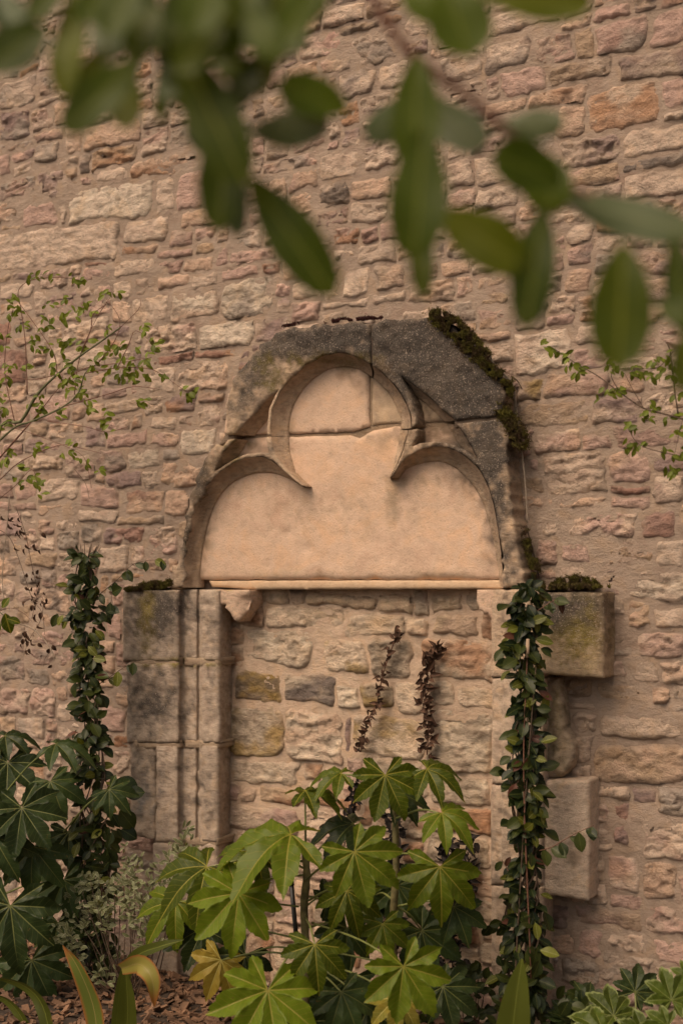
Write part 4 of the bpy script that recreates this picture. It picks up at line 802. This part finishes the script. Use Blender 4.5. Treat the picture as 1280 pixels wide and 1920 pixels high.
vine(vl, [(160,1030),(158,1090),(163,1180),(165,1260),(168,1360),(172,1460),(180,1540),(178,1640),(182,1880)], [(1030,44),(1060,34),(1120,62),(1160,55),(1230,42),(1330,50),(1420,58),(1480,80),(1560,90),(1640,70),(1880,60)], .30, 262, .053, 9, .20, .04, 4)
for k in range(16):
    x = U(128, 192); v, f = tube([P(160 + (x - 160) * .3, 1062, .3), P(x, U(1016, 1034), .3 + U(-.03, .03))], .0022, .0012, 5, 2); part('twig', v, f, M_TWIG, vl)
sprig(vl, [(180,1120),(205,1100),(228,1080),(250,1058),(285,1050),(310,1052)], .3, 9, .05, VM[:2] + [VL_], seed=1)
sprig(vl, [(175,1290),(205,1270),(235,1250),(255,1240)], .3, 5, .055, VM[:2] + [VL_], seed=2, hang=.9)
sprig(vl, [(160,1165),(130,1155),(105,1150)], .3, 5, .055, [VL_, VM[0]], seed=3, hang=.8)
sprig(vl, [(185,1150),(205,1140),(212,1105)], .31, 4, .06, VM, seed=4)
BIGV = simple_leaf('leaf', M_VINE, .8, 7, .15, .3, seed=8)
for (x, y, s, deg) in ((215,1465,.10,-20),(225,1520,.09,-50),(235,1490,.075,10),(200,1590,.08,-70),(228,1555,.07,-30)): obj('leaf', BIGV, vl, frame(P(x, y, .33), indir(deg), (VIEW_BACK + UP * .6).normalized(), s))
vr = root('climbing_plant', 'thick column of glossy dark climber with bronze and yellow leaves, covering the right jamb', 'climber', P(985, 1960, .28)); vr.location.z = 0
vine(vr, [(990,1095),(985,1150),(975,1220),(985,1290),(985,1380),(985,1470),(983,1560),(985,1640),(980,1720),(985,1900)], [(1095,40),(1150,66),(1220,76),(1270,46),(1370,56),(1460,60),(1540,64),(1600,44),(1650,66),(1700,88),(1780,96),(1900,80)], .28, 265, .055, 10, .24, .10, 6)
cv, cf = tube([P(986, 1960, .27), P(987, 1210, .27)], .0055, .005, 8, 2); part('cane', cv, cf, M_CANE, vr)
cv, cf = tube([P(988, 1233, .335), P(989, 1198, .335)], .006, .006, 6, 1); part('cane_tip', cv, cf, M_CANE, vr)
sprig(vr, [(1010,1595),(1035,1588),(1065,1570),(1095,1555),(1112,1548)], .3, 7, .055, VM, M_REDT, seed=5, hang=.8)
sprig(vr, [(1000,1150),(1030,1130),(1048,1120)], .3, 5, .05, VM + [VR_], M_REDT, seed=6)
sprig(vr, [(975,1240),(952,1210),(955,1190)], .32, 5, .055, [VM[0], VL_, VR_], M_REDT, seed=7)
sprig(vr, [(960,1650),(948,1625),(940,1612)], .3, 3, .04, [VM[0], VR_], M_REDT, seed=8)
sprig(vr, [(955,1740),(935,1725),(918,1735)], .3, 4, .055, VM, M_REDT, seed=9)
sprig(vr, [(975,1500),(958,1470),(945,1450)], .3, 4, .045, VM, M_REDT, seed=10)
for k in range(2):
    v, f = tube([P(980 + U(-25, 30), 1900 - k * 60, .33), P(985 + U(-30, 30), 1500 - k * 40, .33), P(985 + U(-20, 20), 1250 - k * 20, .32)], .003, .002, 5, 5, .2); part('stem', v, f, M_REDT if k % 2 else M_TWIG, vr)
# ---- dried strands on the infill
DM = [simple_leaf('leaf', M_DEAD, .7, 4, .9, 1.1, seed=11), simple_leaf('leaf', M_DEAD, .5, 4, 1.4, 1.6, seed=12)]
DKM = [simple_leaf('leaf', M_DEADK, .7, 4, .9, 1.1, seed=13), simple_leaf('leaf', M_DEADK, .5, 4, 1.2, 1.6, seed=14)]
def dried(label, pts, d, n, sz, meshes, spread=6, seed=0, nm='dried_vine'):
    rnd = random.Random(seed); rt = root(nm, label, 'dead vine', P(*pts[-1], d)); W = [P(x, y, d) for x, y in pts]; mt = M_REDT if meshes is DM else M_DEADK
    v, f = tube(W, .0022, .0026, 5, 4, .4); part('stem', v, f, mt, rt)
    for i in range(n):
        t = (i + rnd.random()) / n * (len(W) - 1.001); k = int(t); p = W[k].lerp(W[k + 1], t - k) + RIGHT * rnd.uniform(-1, 1) * spread / 480 + UP * rnd.uniform(-.006, .006)
        yd = Vector((rnd.uniform(-1, 1), -rnd.uniform(.1, .8), rnd.uniform(-1, .6))).normalized(); nr = Vector((rnd.uniform(-1, 1), -1, rnd.uniform(-1, 1))).normalized(); obj('leaf', rnd.choice(meshes), rt, frame(p, yd, nr, sz * rnd.uniform(.6, 1.25)))
dried('thin slanting strand of dead brown climber on the infill, left of the two', [(746,1176),(738,1205),(722,1250),(712,1290),(706,1320),(690,1350),(682,1385),(676,1410)], .03, 75, .026, DM, 5, 1)
dried('thicker upright strand of dead brown climber on the infill, right of the two', [(824,1212),(808,1222),(805,1245),(797,1290),(800,1330),(803,1370),(800,1415)], .03, 125, .031, DM, 9, 2)
dried('blackened dead climber low on the infill, left beside the fatsia top', [(668,1465),(662,1500),(655,1540),(660,1580),(650,1640)], .04, 90, .028, DKM, 10, 3)
dried('blackened dead climber behind the fatsia stems in the doorway centre', [(745,1490),(738,1560),(742,1640),(735,1740),(740,1850)], .05, 150, .032, DKM, 16, 4)
dried('broad blackened dead climber at the right of the doorway foot', [(862,1572),(858,1620),(862,1660),(850,1700),(845,1760),(850,1840)], .05, 290, .034, DKM, 26, 5)
# pale dead stems on the right flank of the arch
rt = root('dead_climber_stem', 'pale twisted dead stems clinging to the right flank of the arch', 'dead stem', P(1005, 1085, .04))
for k, pts in enumerate(([(918,668),(930,690),(952,708),(962,725),(968,770),(972,820)], [(905,660),(925,690),(935,700)], [(962,740),(968,790),(978,850),(985,920),(988,980)], [(985,985),(998,1030),(1005,1060),(1010,1085)], [(975,1000),(990,1020),(1000,1055)], [(958,705),(970,715),(978,730)])):
    v, f = tube([P(x, y, .10 - .012 * i if k < 2 else .05) for i, (x, y) in enumerate(pts)], .0035, .0022, 6, 5, .5); part('stem', v, f, M_PALE if k % 2 == 0 else M_TWIG, rt)
# ---- left leafy branches
SM = [simple_leaf('leaf', M_SHR, .5, 4, .3, .5, seed=21), simple_leaf('leaf', M_SHR, .6, 4, .2, .3, seed=22)]
rt = root('leafing_shrub', 'bare-stemmed shrub with sprays of small fresh green leaves, reaching in at the left', 'shrub', P(-40, 1960, .45)); rt.location.z = 0
TW = [([(-60,1960),(-50,1300),(-10,840),(40,790),(70,740),(108,702),(150,668),(190,640),(226,614)], .0085, .003), ([(-10,835),(30,800),(60,790),(120,762),(148,735),(160,700),(185,680)], .005, .002), ([(-10,870),(60,790)], .004, .003),
 ([(52,740),(50,690),(48,640),(40,580),(35,545),(60,525),(110,520),(150,525)], .0022, .001), ([(108,702),(100,660),(60,600),(30,560)], .002, .001), ([(150,668),(170,620),(175,590),(200,570)], .0022, .001), ([(160,700),(220,690),(270,690),(300,700),(350,735)], .002, .0009),
 ([(120,762),(200,740),(250,725),(300,730)], .002, .001), ([(0,900),(40,865),(110,835),(150,840),(190,850)], .002, .001), ([(90,790),(160,800),(200,810),(240,800)], .0016, .0009), ([(20,800),(80,820),(150,850),(165,880),(172,915)], .0014, .0008),
 ([(185,680),(215,640),(225,600),(200,560)], .0018, .0009), ([(220,690),(240,650),(255,620),(288,645)], .0018, .0009), ([(30,800),(10,700),(15,620),(25,580)], .002, .001), ([(0,935),(30,910),(60,880),(70,905)], .0018, .001), ([(108,702),(60,712),(10,705)], .0018, .001), ([(226,614),(260,580),(265,560)], .0014, .0008), ([(140,740),(150,670),(180,600),(215,545)],.0018,.0009), ([(60,790),(140,700),(230,680),(285,670)],.0018,.0009)]
for pts, a, b in TW: v, f = tube([P(x, y, .45) for x, y in pts], a, b, 6, 4, .2); part('branch' if a > .004 else 'twig', v, f, M_GTWIG if a > .004 else M_REDT, rt)
CL = [(12,568),(30,578),(22,590),(32,552),(60,520),(75,515),(100,518),(135,522),(150,528),(198,548),(218,552),(90,575),(125,560),(140,578),(155,572),(165,580),(145,590),(110,590),(95,605),(80,598),(120,600),(85,610),(38,612),(5,630),(0,650),(60,630),(58,645),(75,650),(98,650),(110,640),(130,640),(120,655),(150,655),(160,640),
 (10,690),(20,685),(18,705),(5,710),(45,690),(98,690),(115,685),(130,690),(112,700),(120,715),(135,712),(125,730),(150,735),(200,615),(200,640),(205,655),(225,655),(230,650),(265,612),(262,618),(255,655),(280,648),(285,660),(290,640),(275,680),(262,690),(255,700),(230,695),(240,715),(225,700),(215,690),(270,705),(265,745),(262,755),(305,705),(340,735),(352,738),(362,740),(165,765),(168,755),(155,740),(190,700),(180,690),(170,680),(185,672),(148,700),(60,760),(75,760),(70,745),(80,770),(0,760),(10,770),(15,790),(5,800),(15,845),(20,855),(125,850),(130,840),(135,855),(195,775),(190,790),(200,808),(240,670),(245,680),(105,765),(110,775),(75,838),(70,840),(40,880),(30,895),(60,895),(68,908),(75,925),(45,905),(160,865),(185,885),(2,740),(0,865)]
def merged(nm, src, Ms, m, rt):
    sv0 = [v.co.copy() for v in src.vertices]; sf0 = [tuple(p.vertices) for p in src.polygons]; V = []; Fc = []; uvv = []
    for M_ in Ms: o = len(V); V += [tuple(M_ @ c) for c in sv0]; Fc += [tuple(o + i for i in q) for q in sf0]; uvv += [(abs(c.x) * .06, c.y * .06) for c in sv0]
    part(nm, V, Fc, m, rt, uvs=uvv, kind='stuff')
rnd = random.Random(5); cnt = 0; over = []; rnd.shuffle(CL)
for (x, y) in CL:
    for k in range(rnd.choice((3, 4, 5))):
        p = P(x + rnd.uniform(-9, 9), y + rnd.uniform(-7, 7), .45 + rnd.uniform(-.02, .02)); yd = (indir(rnd.uniform(-150, 60)) + VIEW_BACK * rnd.uniform(-.3, .5)).normalized(); nr = (VIEW_BACK + UP * rnd.uniform(0, 1) + RIGHT * rnd.uniform(-.8, .8)).normalized()
        M_ = frame(p, yd, nr, rnd.uniform(.020, .037)); cnt += 1
        if cnt < 298: obj('leaf', rnd.choice(SM), rt, M_)
        else: over.append(M_)
merged('small_leaves', SM[0], over, M_SHR, rt)
# right twig
rt = root('leafing_branch', 'thin branch with small fresh green leaves reaching in from the right edge', 'branch', P(1300, 800, .4))
for pts, a, b in (([(1310,800),(1280,786),(1240,775),(1205,765),(1160,735),(1120,705),(1085,685),(1040,655)], .0035, .0012), ([(1160,735),(1145,700),(1180,690),(1230,690),(1260,660)], .0015, .001), ([(1270,775),(1262,720),(1255,660),(1250,645)], .0028, .0015), ([(1310,860),(1250,850),(1200,835),(1180,810),(1175,795)], .0015, .0008), ([(1270,700),(1290,740),(1275,800),(1262,860)], .0015, .0008), ([(1205,765),(1180,720),(1170,700)], .0012, .0008)):
    v, f = tube([P(x, y, .4) for x, y in pts], a, b, 6, 4, .2); part('twig', v, f, M_TWIG, rt)
for (x, y) in [(1020,648),(1042,652),(1055,665),(1065,672),(1070,688),(1085,695),(1080,700),(1140,685),(1150,695),(1158,690),(1160,728),(1140,735),(1125,742),(1150,740),(1190,690),(1200,700),(1215,685),(1230,670),(1245,668),(1255,690),(1260,705),(1220,755),(1225,770),(1210,780),(1205,770),(1175,795),(1182,805),(1172,835),(1190,830),(1195,838),(1240,842),(1250,870),(1260,885),(1265,855),(1270,745),(1275,800),(1265,810),(1255,780),(1275,690),(1280,840),(1235,700),(1215,705),(1185,700),(1282,660)]:
    for k in range(4):
        p = P(x + U(-9, 9), y + U(-6, 6), .4 + U(-.02, .02)); yd = (indir(U(-150, 60)) + VIEW_BACK * U(-.3, .5)).normalized(); nr = (VIEW_BACK + UP * U(0, 1) + RIGHT * U(-.8, .8)).normalized(); obj('leaf', random.choice(SM), rt, frame(p, yd, nr, U(.018, .033)))
# dry twigs left
rt = root('dry_twigs', 'tangle of dry brown twigs with withered leaves hanging at the left edge', 'dead twigs', P(-10, 1200, .3))
for pts, m, r in (([(-10,1185),(30,1172),(55,1175),(80,1195),(100,1225),(102,1238)], M_PALE, .003), ([(18,930),(14,985),(8,1040),(5,1090),(12,1130),(38,1110)], M_PALE, .0022), ([(-5,990),(20,1010),(40,1060),(60,1120),(80,1150),(84,1190)], M_TWIG, .0015), ([(30,950),(48,1000),(60,1060),(70,1110),(60,1160)], M_TWIG, .0015), ([(60,1130),(80,1120),(78,1160),(55,1200),(45,1230)], M_TWIG, .0015), ([(-10,1150),(20,1140),(45,1150),(60,1165)], M_REDT, .0015), ([(140,880),(160,905),(168,935)], M_TWIG, .001), ([(100,1215),(85,1235),(82,1250)], M_TWIG, .001)):
    v, f = tube([P(x, y, .3) for x, y in pts], r, r * .6, 5, 4, .3); part('twig', v, f, m, rt)
for k in range(70):
    x, y = random.choice([(62,1080),(60,1120),(50,1200),(75,1130),(10,975),(30,990),(78,1010),(40,1010),(55,1190),(85,1225),(62,1150)]); p = P(x + U(-14, 14), y + U(-22, 22), .3 + U(-.02, .02)); obj('leaf', random.choice(DM), rt, frame(p, (indir(U(-130, -50)) + VIEW_BACK * U(-.2, .4)).normalized(), Vector((U(-1, 1), -1, U(-1, 1))).normalized(), U(.014, .028)))
rt = root('green_sprig', 'cluster of broad glossy green leaves at the left edge beside the dry twigs', 'leaves', P(-10, 1160, .35))
v, f = tube([P(-30, 1130, .35), P(0, 1148, .35), P(15, 1160, .35)], .003, .002, 5, 3); part('twig', v, f, M_GTWIG, rt)
GL = simple_leaf('leaf', M_FAT, .62, 8, .25, .35, seed=33)
for (x, y, deg, s) in ((10,1150,-75,.085),(0,1145,150,.07),(14,1160,-15,.055),(-2,1160,-110,.085),(5,1140,60,.05)): obj('leaf', GL, rt, frame(P(x, y, .36), indir(deg), (VIEW_BACK + UP * .5).normalized(), s))
# ---- small cream-edged shrub
rt = root('variegated_shrub', 'wispy small-leaved shrub with cream-edged leaves at the foot of the left jamb', 'shrub', P(250, 1860, .25)); rt.location.z = 0
VS = [simple_leaf('leaf', M_VAR, .42, 4, .25, .3, seed=41, size=.02), simple_leaf('leaf', M_VAR, .36, 4, .2, .2, seed=42, size=.02)]
tips = [(150,1660),(168,1640),(130,1700),(180,1690),(205,1720),(155,1740),(130,1760),(190,1770),(235,1600),(255,1620),(225,1650),(245,1690),(265,1680),(300,1625),(320,1610),(330,1640),(345,1600),(350,1560),(345,1580),(215,1680),(170,1710),(140,1800),(135,1850),(280,1720),(300,1740),(265,1740),(210,1790),(190,1650),(160,1670),(150,1700),(120,1740),(245,1645),(270,1650),(145,1830),(185,1825)]
jv = []; rnd = random.Random(11); count = 0; extra = []
for (x, y) in tips:
    bx, by = 235 + (x - 235) * .25 + rnd.uniform(-25, 25), 1880; d0 = .36 + rnd.uniform(-.08, .12)
    mid = ((x * .55 + bx * .45) + rnd.uniform(-12, 12), (y * .5 + by * .5)); W = [P(bx, by, d0 - .03), P(mid[0], mid[1], d0), P(x, y, d0)]; v, f = tube(W, .0028, .0012, 5, 4, .2); part('twig', v, f, M_TWIG, rt)
    for k in range(26):
        t = rnd.uniform(.0, .5) if k > 6 else rnd.uniform(0, .1); p = W[2].lerp(W[1], t) + RIGHT * rnd.gauss(0, .020) + UP * rnd.gauss(0, .018) + VIEW_BACK * rnd.gauss(0, .018)
        M_ = frame(p, (UP * rnd.uniform(-.2, 1) + RIGHT * rnd.uniform(-1, 1) + VIEW_BACK * rnd.uniform(-.4, .6)).normalized(), (VIEW_BACK + UP * rnd.uniform(0, 1.2) + RIGHT * rnd.uniform(-.8, .8)).normalized(), rnd.uniform(.022, .036)); extra.append(M_)
rnd.shuffle(extra); extra.sort(key=lambda m: -m.to_scale().x)
for M_ in extra[:298]: obj('leaf', rnd.choice(VS), rt, M_)
src = VS[0]; sv_ = [v.co.copy() for v in src.vertices]; sf = [tuple(p.vertices) for p in src.polygons]; V = []; Fc = []; ed = []; uvv = []
e0 = [a.value for a in src.attributes['edge'].data]
for M_ in extra[298:]:
    o = len(V); V += [tuple(M_ @ c) for c in sv_]; Fc += [tuple(o + i for i in q) for q in sf]; ed += e0; uvv += [(abs(c.x) * .02, c.y * .02) for c in sv_]
part('small_leaves', V, Fc, M_VAR, rt, edge=ed, uvs=uvv, kind='stuff')
# ---- strap leaves
def strap(rt, pts, wd, m, twist=0.0, face=None, nm='leaf', fold=.3, **pr):
    W = [P(*p) for p in pts]; Q = []; e = [W[0] * 2 - W[1]] + W + [W[-1] * 2 - W[-2]]
    for i in range(1, len(e) - 2):
        for k in range(5):
            t = k / 5; a, b, c, d = e[i - 1:i + 3]; Q.append(0.5 * ((2 * b) + (c - a) * t + (2 * a - 5 * b + 4 * c - d) * t * t + (3 * b - a - 3 * c + d) * t ** 3))
    Q.append(W[-1]); V = []; uv = []; ed = []; Fc = []; n = len(Q); K = 7
    for i, p in enumerate(Q):
        t = i / (n - 1); tg = (Q[min(i + 1, n - 1)] - Q[max(0, i - 1)]).normalized(); sd_ = tg.cross(face or VIEW_BACK).normalized(); nr = sd_.cross(tg)
        a = twist * t; s2 = sd_ * math.cos(a) + nr * math.sin(a); n2 = nr * math.cos(a) - sd_ * math.sin(a); hw = wd * .5 * (min(1, .55 + t * 1.2)) * max(0.03, (1 - t ** 3)) ** .8
        for k in range(K):
            s = k / (K - 1) * 2 - 1; q = p + s2 * s * hw + n2 * (fold * abs(s) * hw + .0015 * math.sin(t * 12 + s)); V.append(tuple(q)); uv.append((abs(s) * hw, t)); ed.append(max(abs(s), t ** 2 * 1.1))
    for i in range(n - 1):
        for k in range(K - 1): a = i * K + k; Fc.append((a, a + 1, a + K + 1, a + K))
    return part(nm, V, Fc, m, rt, uvs=uv, edge=ed, **pr)
rt = root('strap_leaf_plant', 'clump of broad strap leaves with browned tips before the small shrub', 'plant', P(210, 1990, .75)); rt.location.z = 0
strap(rt, [(185,2000,.75),(178,1900,.75),(150,1820,.78),(118,1772,.8)], .075, M_STRAPY, .5, label='upright leaf with brown withered edges')
strap(rt, [(212,2000,.72),(225,1880,.74),(250,1800,.76),(300,1775,.8),(345,1762,.8)], .050, M_STRAP, 1.0)
strap(rt, [(232,2000,.7),(240,1890,.74),(235,1815,.78)], .075, M_STRAP, .3)
strap(rt, [(228,1816,.80),(262,1808,.83),(285,1835,.84),(290,1888,.84)], .070, M_STRAPY, .5, label='folded leaf hanging with a yellow tip')
rt = root('strap_leaf_plant', 'arching strap leaf plant in the bottom left corner', 'plant', P(20, 1990, .85)); rt.location.z = 0
strap(rt, [(100,2000,.85),(85,1900,.85),(50,1850,.85),(-20,1830,.85)], .055, M_STRAP, .8)
strap(rt, [(60,2000,.8),(50,1930,.8),(20,1880,.8),(-30,1860,.8)], .05, M_STRAP, .7)
rt = root('strap_leaf_plant', 'single broad pointed strap leaf before the right climber', 'plant', P(970, 2010, .8)); rt.location.z = 0
strap(rt, [(955,2040,.8),(958,1960,.8),(966,1880,.8),(978,1798,.8)], .105, M_STRAP, .25, fold=.2)
# low round-leaved plant bottom right
rt = root('low_plant', 'dark round-leaved ground plant between the right climber and the cream-edged fatsia', 'plant', P(1080, 1980, .2)); rt.location.z = 0
for k in range(90):
    x = random.gauss(1085, 42); y = U(1850 + abs(x - 1085) * .35, 1960); obj('leaf', random.choice((BIGV, VM[0], VM[2])), rt, frame(P(x, y, .2 + U(-.06, .1)), (indir(U(0, 360)) + VIEW_BACK * .4).normalized(), (VIEW_BACK + UP * U(.3, 1.5)).normalized(), U(.035, .06)))
for k in range(6): v, f = tube([P(1085, 1990, .2), P(U(1050, 1130), U(1860, 1900), .2)], .002, .0015, 5, 2); part('stem', v, f, M_TWIG, rt)
rt = root('low_plant', 'dark small-leaved ground cover behind the central fatsia base', 'plant', P(860, 1980, .2)); rt.location.z = 0
for k in range(120):
    x = random.gauss(875, 40); y = U(1800 + abs(x - 870) * .5, 1960); obj('leaf', random.choice((VM[0], VM[2])), rt, frame(P(x, y, .2 + U(-.06, .1)), (indir(U(0, 360)) + VIEW_BACK * .4).normalized(), (VIEW_BACK + UP * U(.3, 1.5)).normalized(), U(.03, .05)))
for k in range(6): v, f = tube([P(880, 1990, .2), P(U(840, 920), U(1810, 1880), .2)], .002, .0015, 5, 2); part('stem', v, f, M_TWIG, rt)
# black peg
rt = root('black_peg', 'short black plastic tube standing beside the fatsia stem', 'peg', P(552, 1760, .4)); rt.location.z = 0
v, f = tube([P(562, 1830, .4), P(546, 1655, .4)], .0085, .0085, 10, 1); part('tube', v, f, M_BLACK, rt)
v, f = tube([P(546.5, 1660, .4), P(545.5, 1650, .4)], .0105, .0100, 10, 1); part('cap', v, f, M_BLACK, rt)
# ================================================================== FOREGROUND BRANCHES
def fgleaf(rt, x0, y0, x1, y1, wpx, t, me_k, flip, roll):
    a, b = PT(x0, y0, t), PT(x1, y1, t - .02); L = (b - a).length; wr = (wpx / F * t) / L
    m = simple_leaf('leaf', M_TREEU if flip else (M_TREEY if me_k % 3 == 1 else M_TREE), max(.25, wr * 1.0), 14, .18, .18, seed=me_k, size=.09, ob=.35)
    yd = (b - a).normalized(); side = yd.cross(VIEW_BACK); nr = (VIEW_BACK * (-1 if flip else 1) + side * roll).normalized()
    obj('leaf', m, rt, frame(a, yd, nr, L))
rt = root('foreground_branch', 'out of focus leafy twig hanging from above at the upper left', 'branch', PT(285, -200, 1.1))
for pts, r in (([(270,-200),(285,0),(308,60),(330,110)], .0045), ([(330,110),(420,200),(470,330)], .0018), ([(330,100),(420,110),(480,110)], .0018), ([(310,60),(260,100),(240,130)], .0018), ([(285,-20),(150,-40),(85,40)], .002), ([(300,20),(400,-10),(560,-40)], .002), ([(420,200),(470,235)], .0014), ([(480,110),(530,165)], .0014)):
    v, f = tube([PT(x, y, 1.1) for x, y in pts], r, r * .7, 6, 4); part('twig', v, f, M_REDT if r > .0025 else M_GTWIG, rt)
for k, L in enumerate([(88,50,-25,125,100,1.05,0,0.1),(150,-30,112,172,70,1.1,0,.3),(70,40,-30,10,60,1.15,1,.1),(265,110,118,238,88,1.08,0,.1),(230,120,238,236,72,1.12,0,.2),(262,40,195,85,62,1.15,1,0),(322,95,297,225,40,1.12,0,.2),(335,85,455,335,105,1.05,0,.1),
 (432,190,405,425,92,1.1,0,.15),(468,330,622,548,100,1.08,0,.1),(455,335,438,452,42,1.15,1,.3),(468,245,622,235,80,1.1,1,0),(655,205,522,158,92,1.08,0,.2),(500,85,480,175,62,1.12,0,.2),(600,-30,495,112,72,1.08,0,.1),(420,-40,475,82,120,1.1,0,.1),(340,-10,395,110,105,1.08,0,.1),(400,105,480,150,60,1.12,0,0),(200,-30,150,40,60,1.1,0,0),
 (560,-60,500,40,100,1.12,0,0),(300,60,355,160,70,1.1,0,.1),(270,-60,240,80,85,1.1,1,0),(380,-60,330,60,90,1.05,0,.1),(0,-20,40,50,50,1.1,1,0),(180,30,215,120,60,1.14,1,.2),(230,-40,300,90,80,1.1,0,.2),(470,-30,420,100,90,1.06,0,.2),(520,20,560,110,70,1.12,1,.1),(300,110,365,200,60,1.14,0,.1),(380,60,300,40,70,1.1,0,0),(360,180,400,300,70,1.14,1,.1),(420,40,330,130,80,1.04,0,.1),(250,-30,200,60,80,1.04,0,.2),(460,20,520,100,70,1.03,0,.1),(350,-60,440,40,100,1.05,0,.2),(120,-40,60,30,60,1.1,0,.1),(300,130,330,190,50,1.1,1,.1),(210,90,140,170,60,1.12,0,.3),(480,120,440,200,60,1.1,0,.2),(400,-40,360,60,90,1.02,0,.1),(290,10,250,110,70,1.06,0,.2),(560,-50,590,30,80,1.1,0,.1),(395,240,450,330,70,1.06,0,.1)]): fgleaf(rt, *L[:6], k, L[6], L[7])
rt = root('foreground_branch', 'out of focus reddish twig with drooping leaves crossing from the top centre to the right', 'branch', PT(690, -150, 1.1))
for pts, r in (([(640,-150),(700,0),(762,92),(820,140),(862,170),(900,200),(955,250),(1010,310),(1060,350),(1150,390),(1290,480)], .0052), ([(862,170),(920,210),(935,240)], .002), ([(780,110),(785,240),(795,420)], .0014), ([(1010,310),(1018,390)], .0014), ([(800,380),(830,400)], .0012), ([(1150,390),(1165,460)], .0014)):
    v, f = tube([PT(x, y, 1.15) for x, y in pts], r, r * .6, 6, 4); part('twig', v, f, M_REDT, rt)
for k, L in enumerate([(835,-30,882,98,118,1.1,0,0),(900,-10,1110,2,80,1.1,0,.1),(780,105,778,318,95,1.12,0,.1),(795,240,775,480,112,1.05,0,.1),(790,420,792,552,50,1.12,0,.2),(775,180,688,272,70,1.2,1,0),(800,180,905,285,85,1.2,1,.1),(925,238,1060,232,60,1.2,1,0),(1052,345,928,285,105,1.1,0,.1),(1000,280,1040,395,95,1.14,0,.1),
 (822,395,982,498,100,1.1,0,.1),(1018,385,985,608,84,1.1,0,.15),(1045,362,1300,450,82,1.15,1,.1),(1168,455,1160,690,120,1.02,0,.1),(1262,440,1285,625,60,1.12,0,.2),(1235,565,1300,600,60,1.1,0,0),(1300,600,1275,730,60,1.05,0,.1),(760,-40,830,30,90,1.14,0,0)]): fgleaf(rt, *L[:6], k + 30, L[6], L[7])
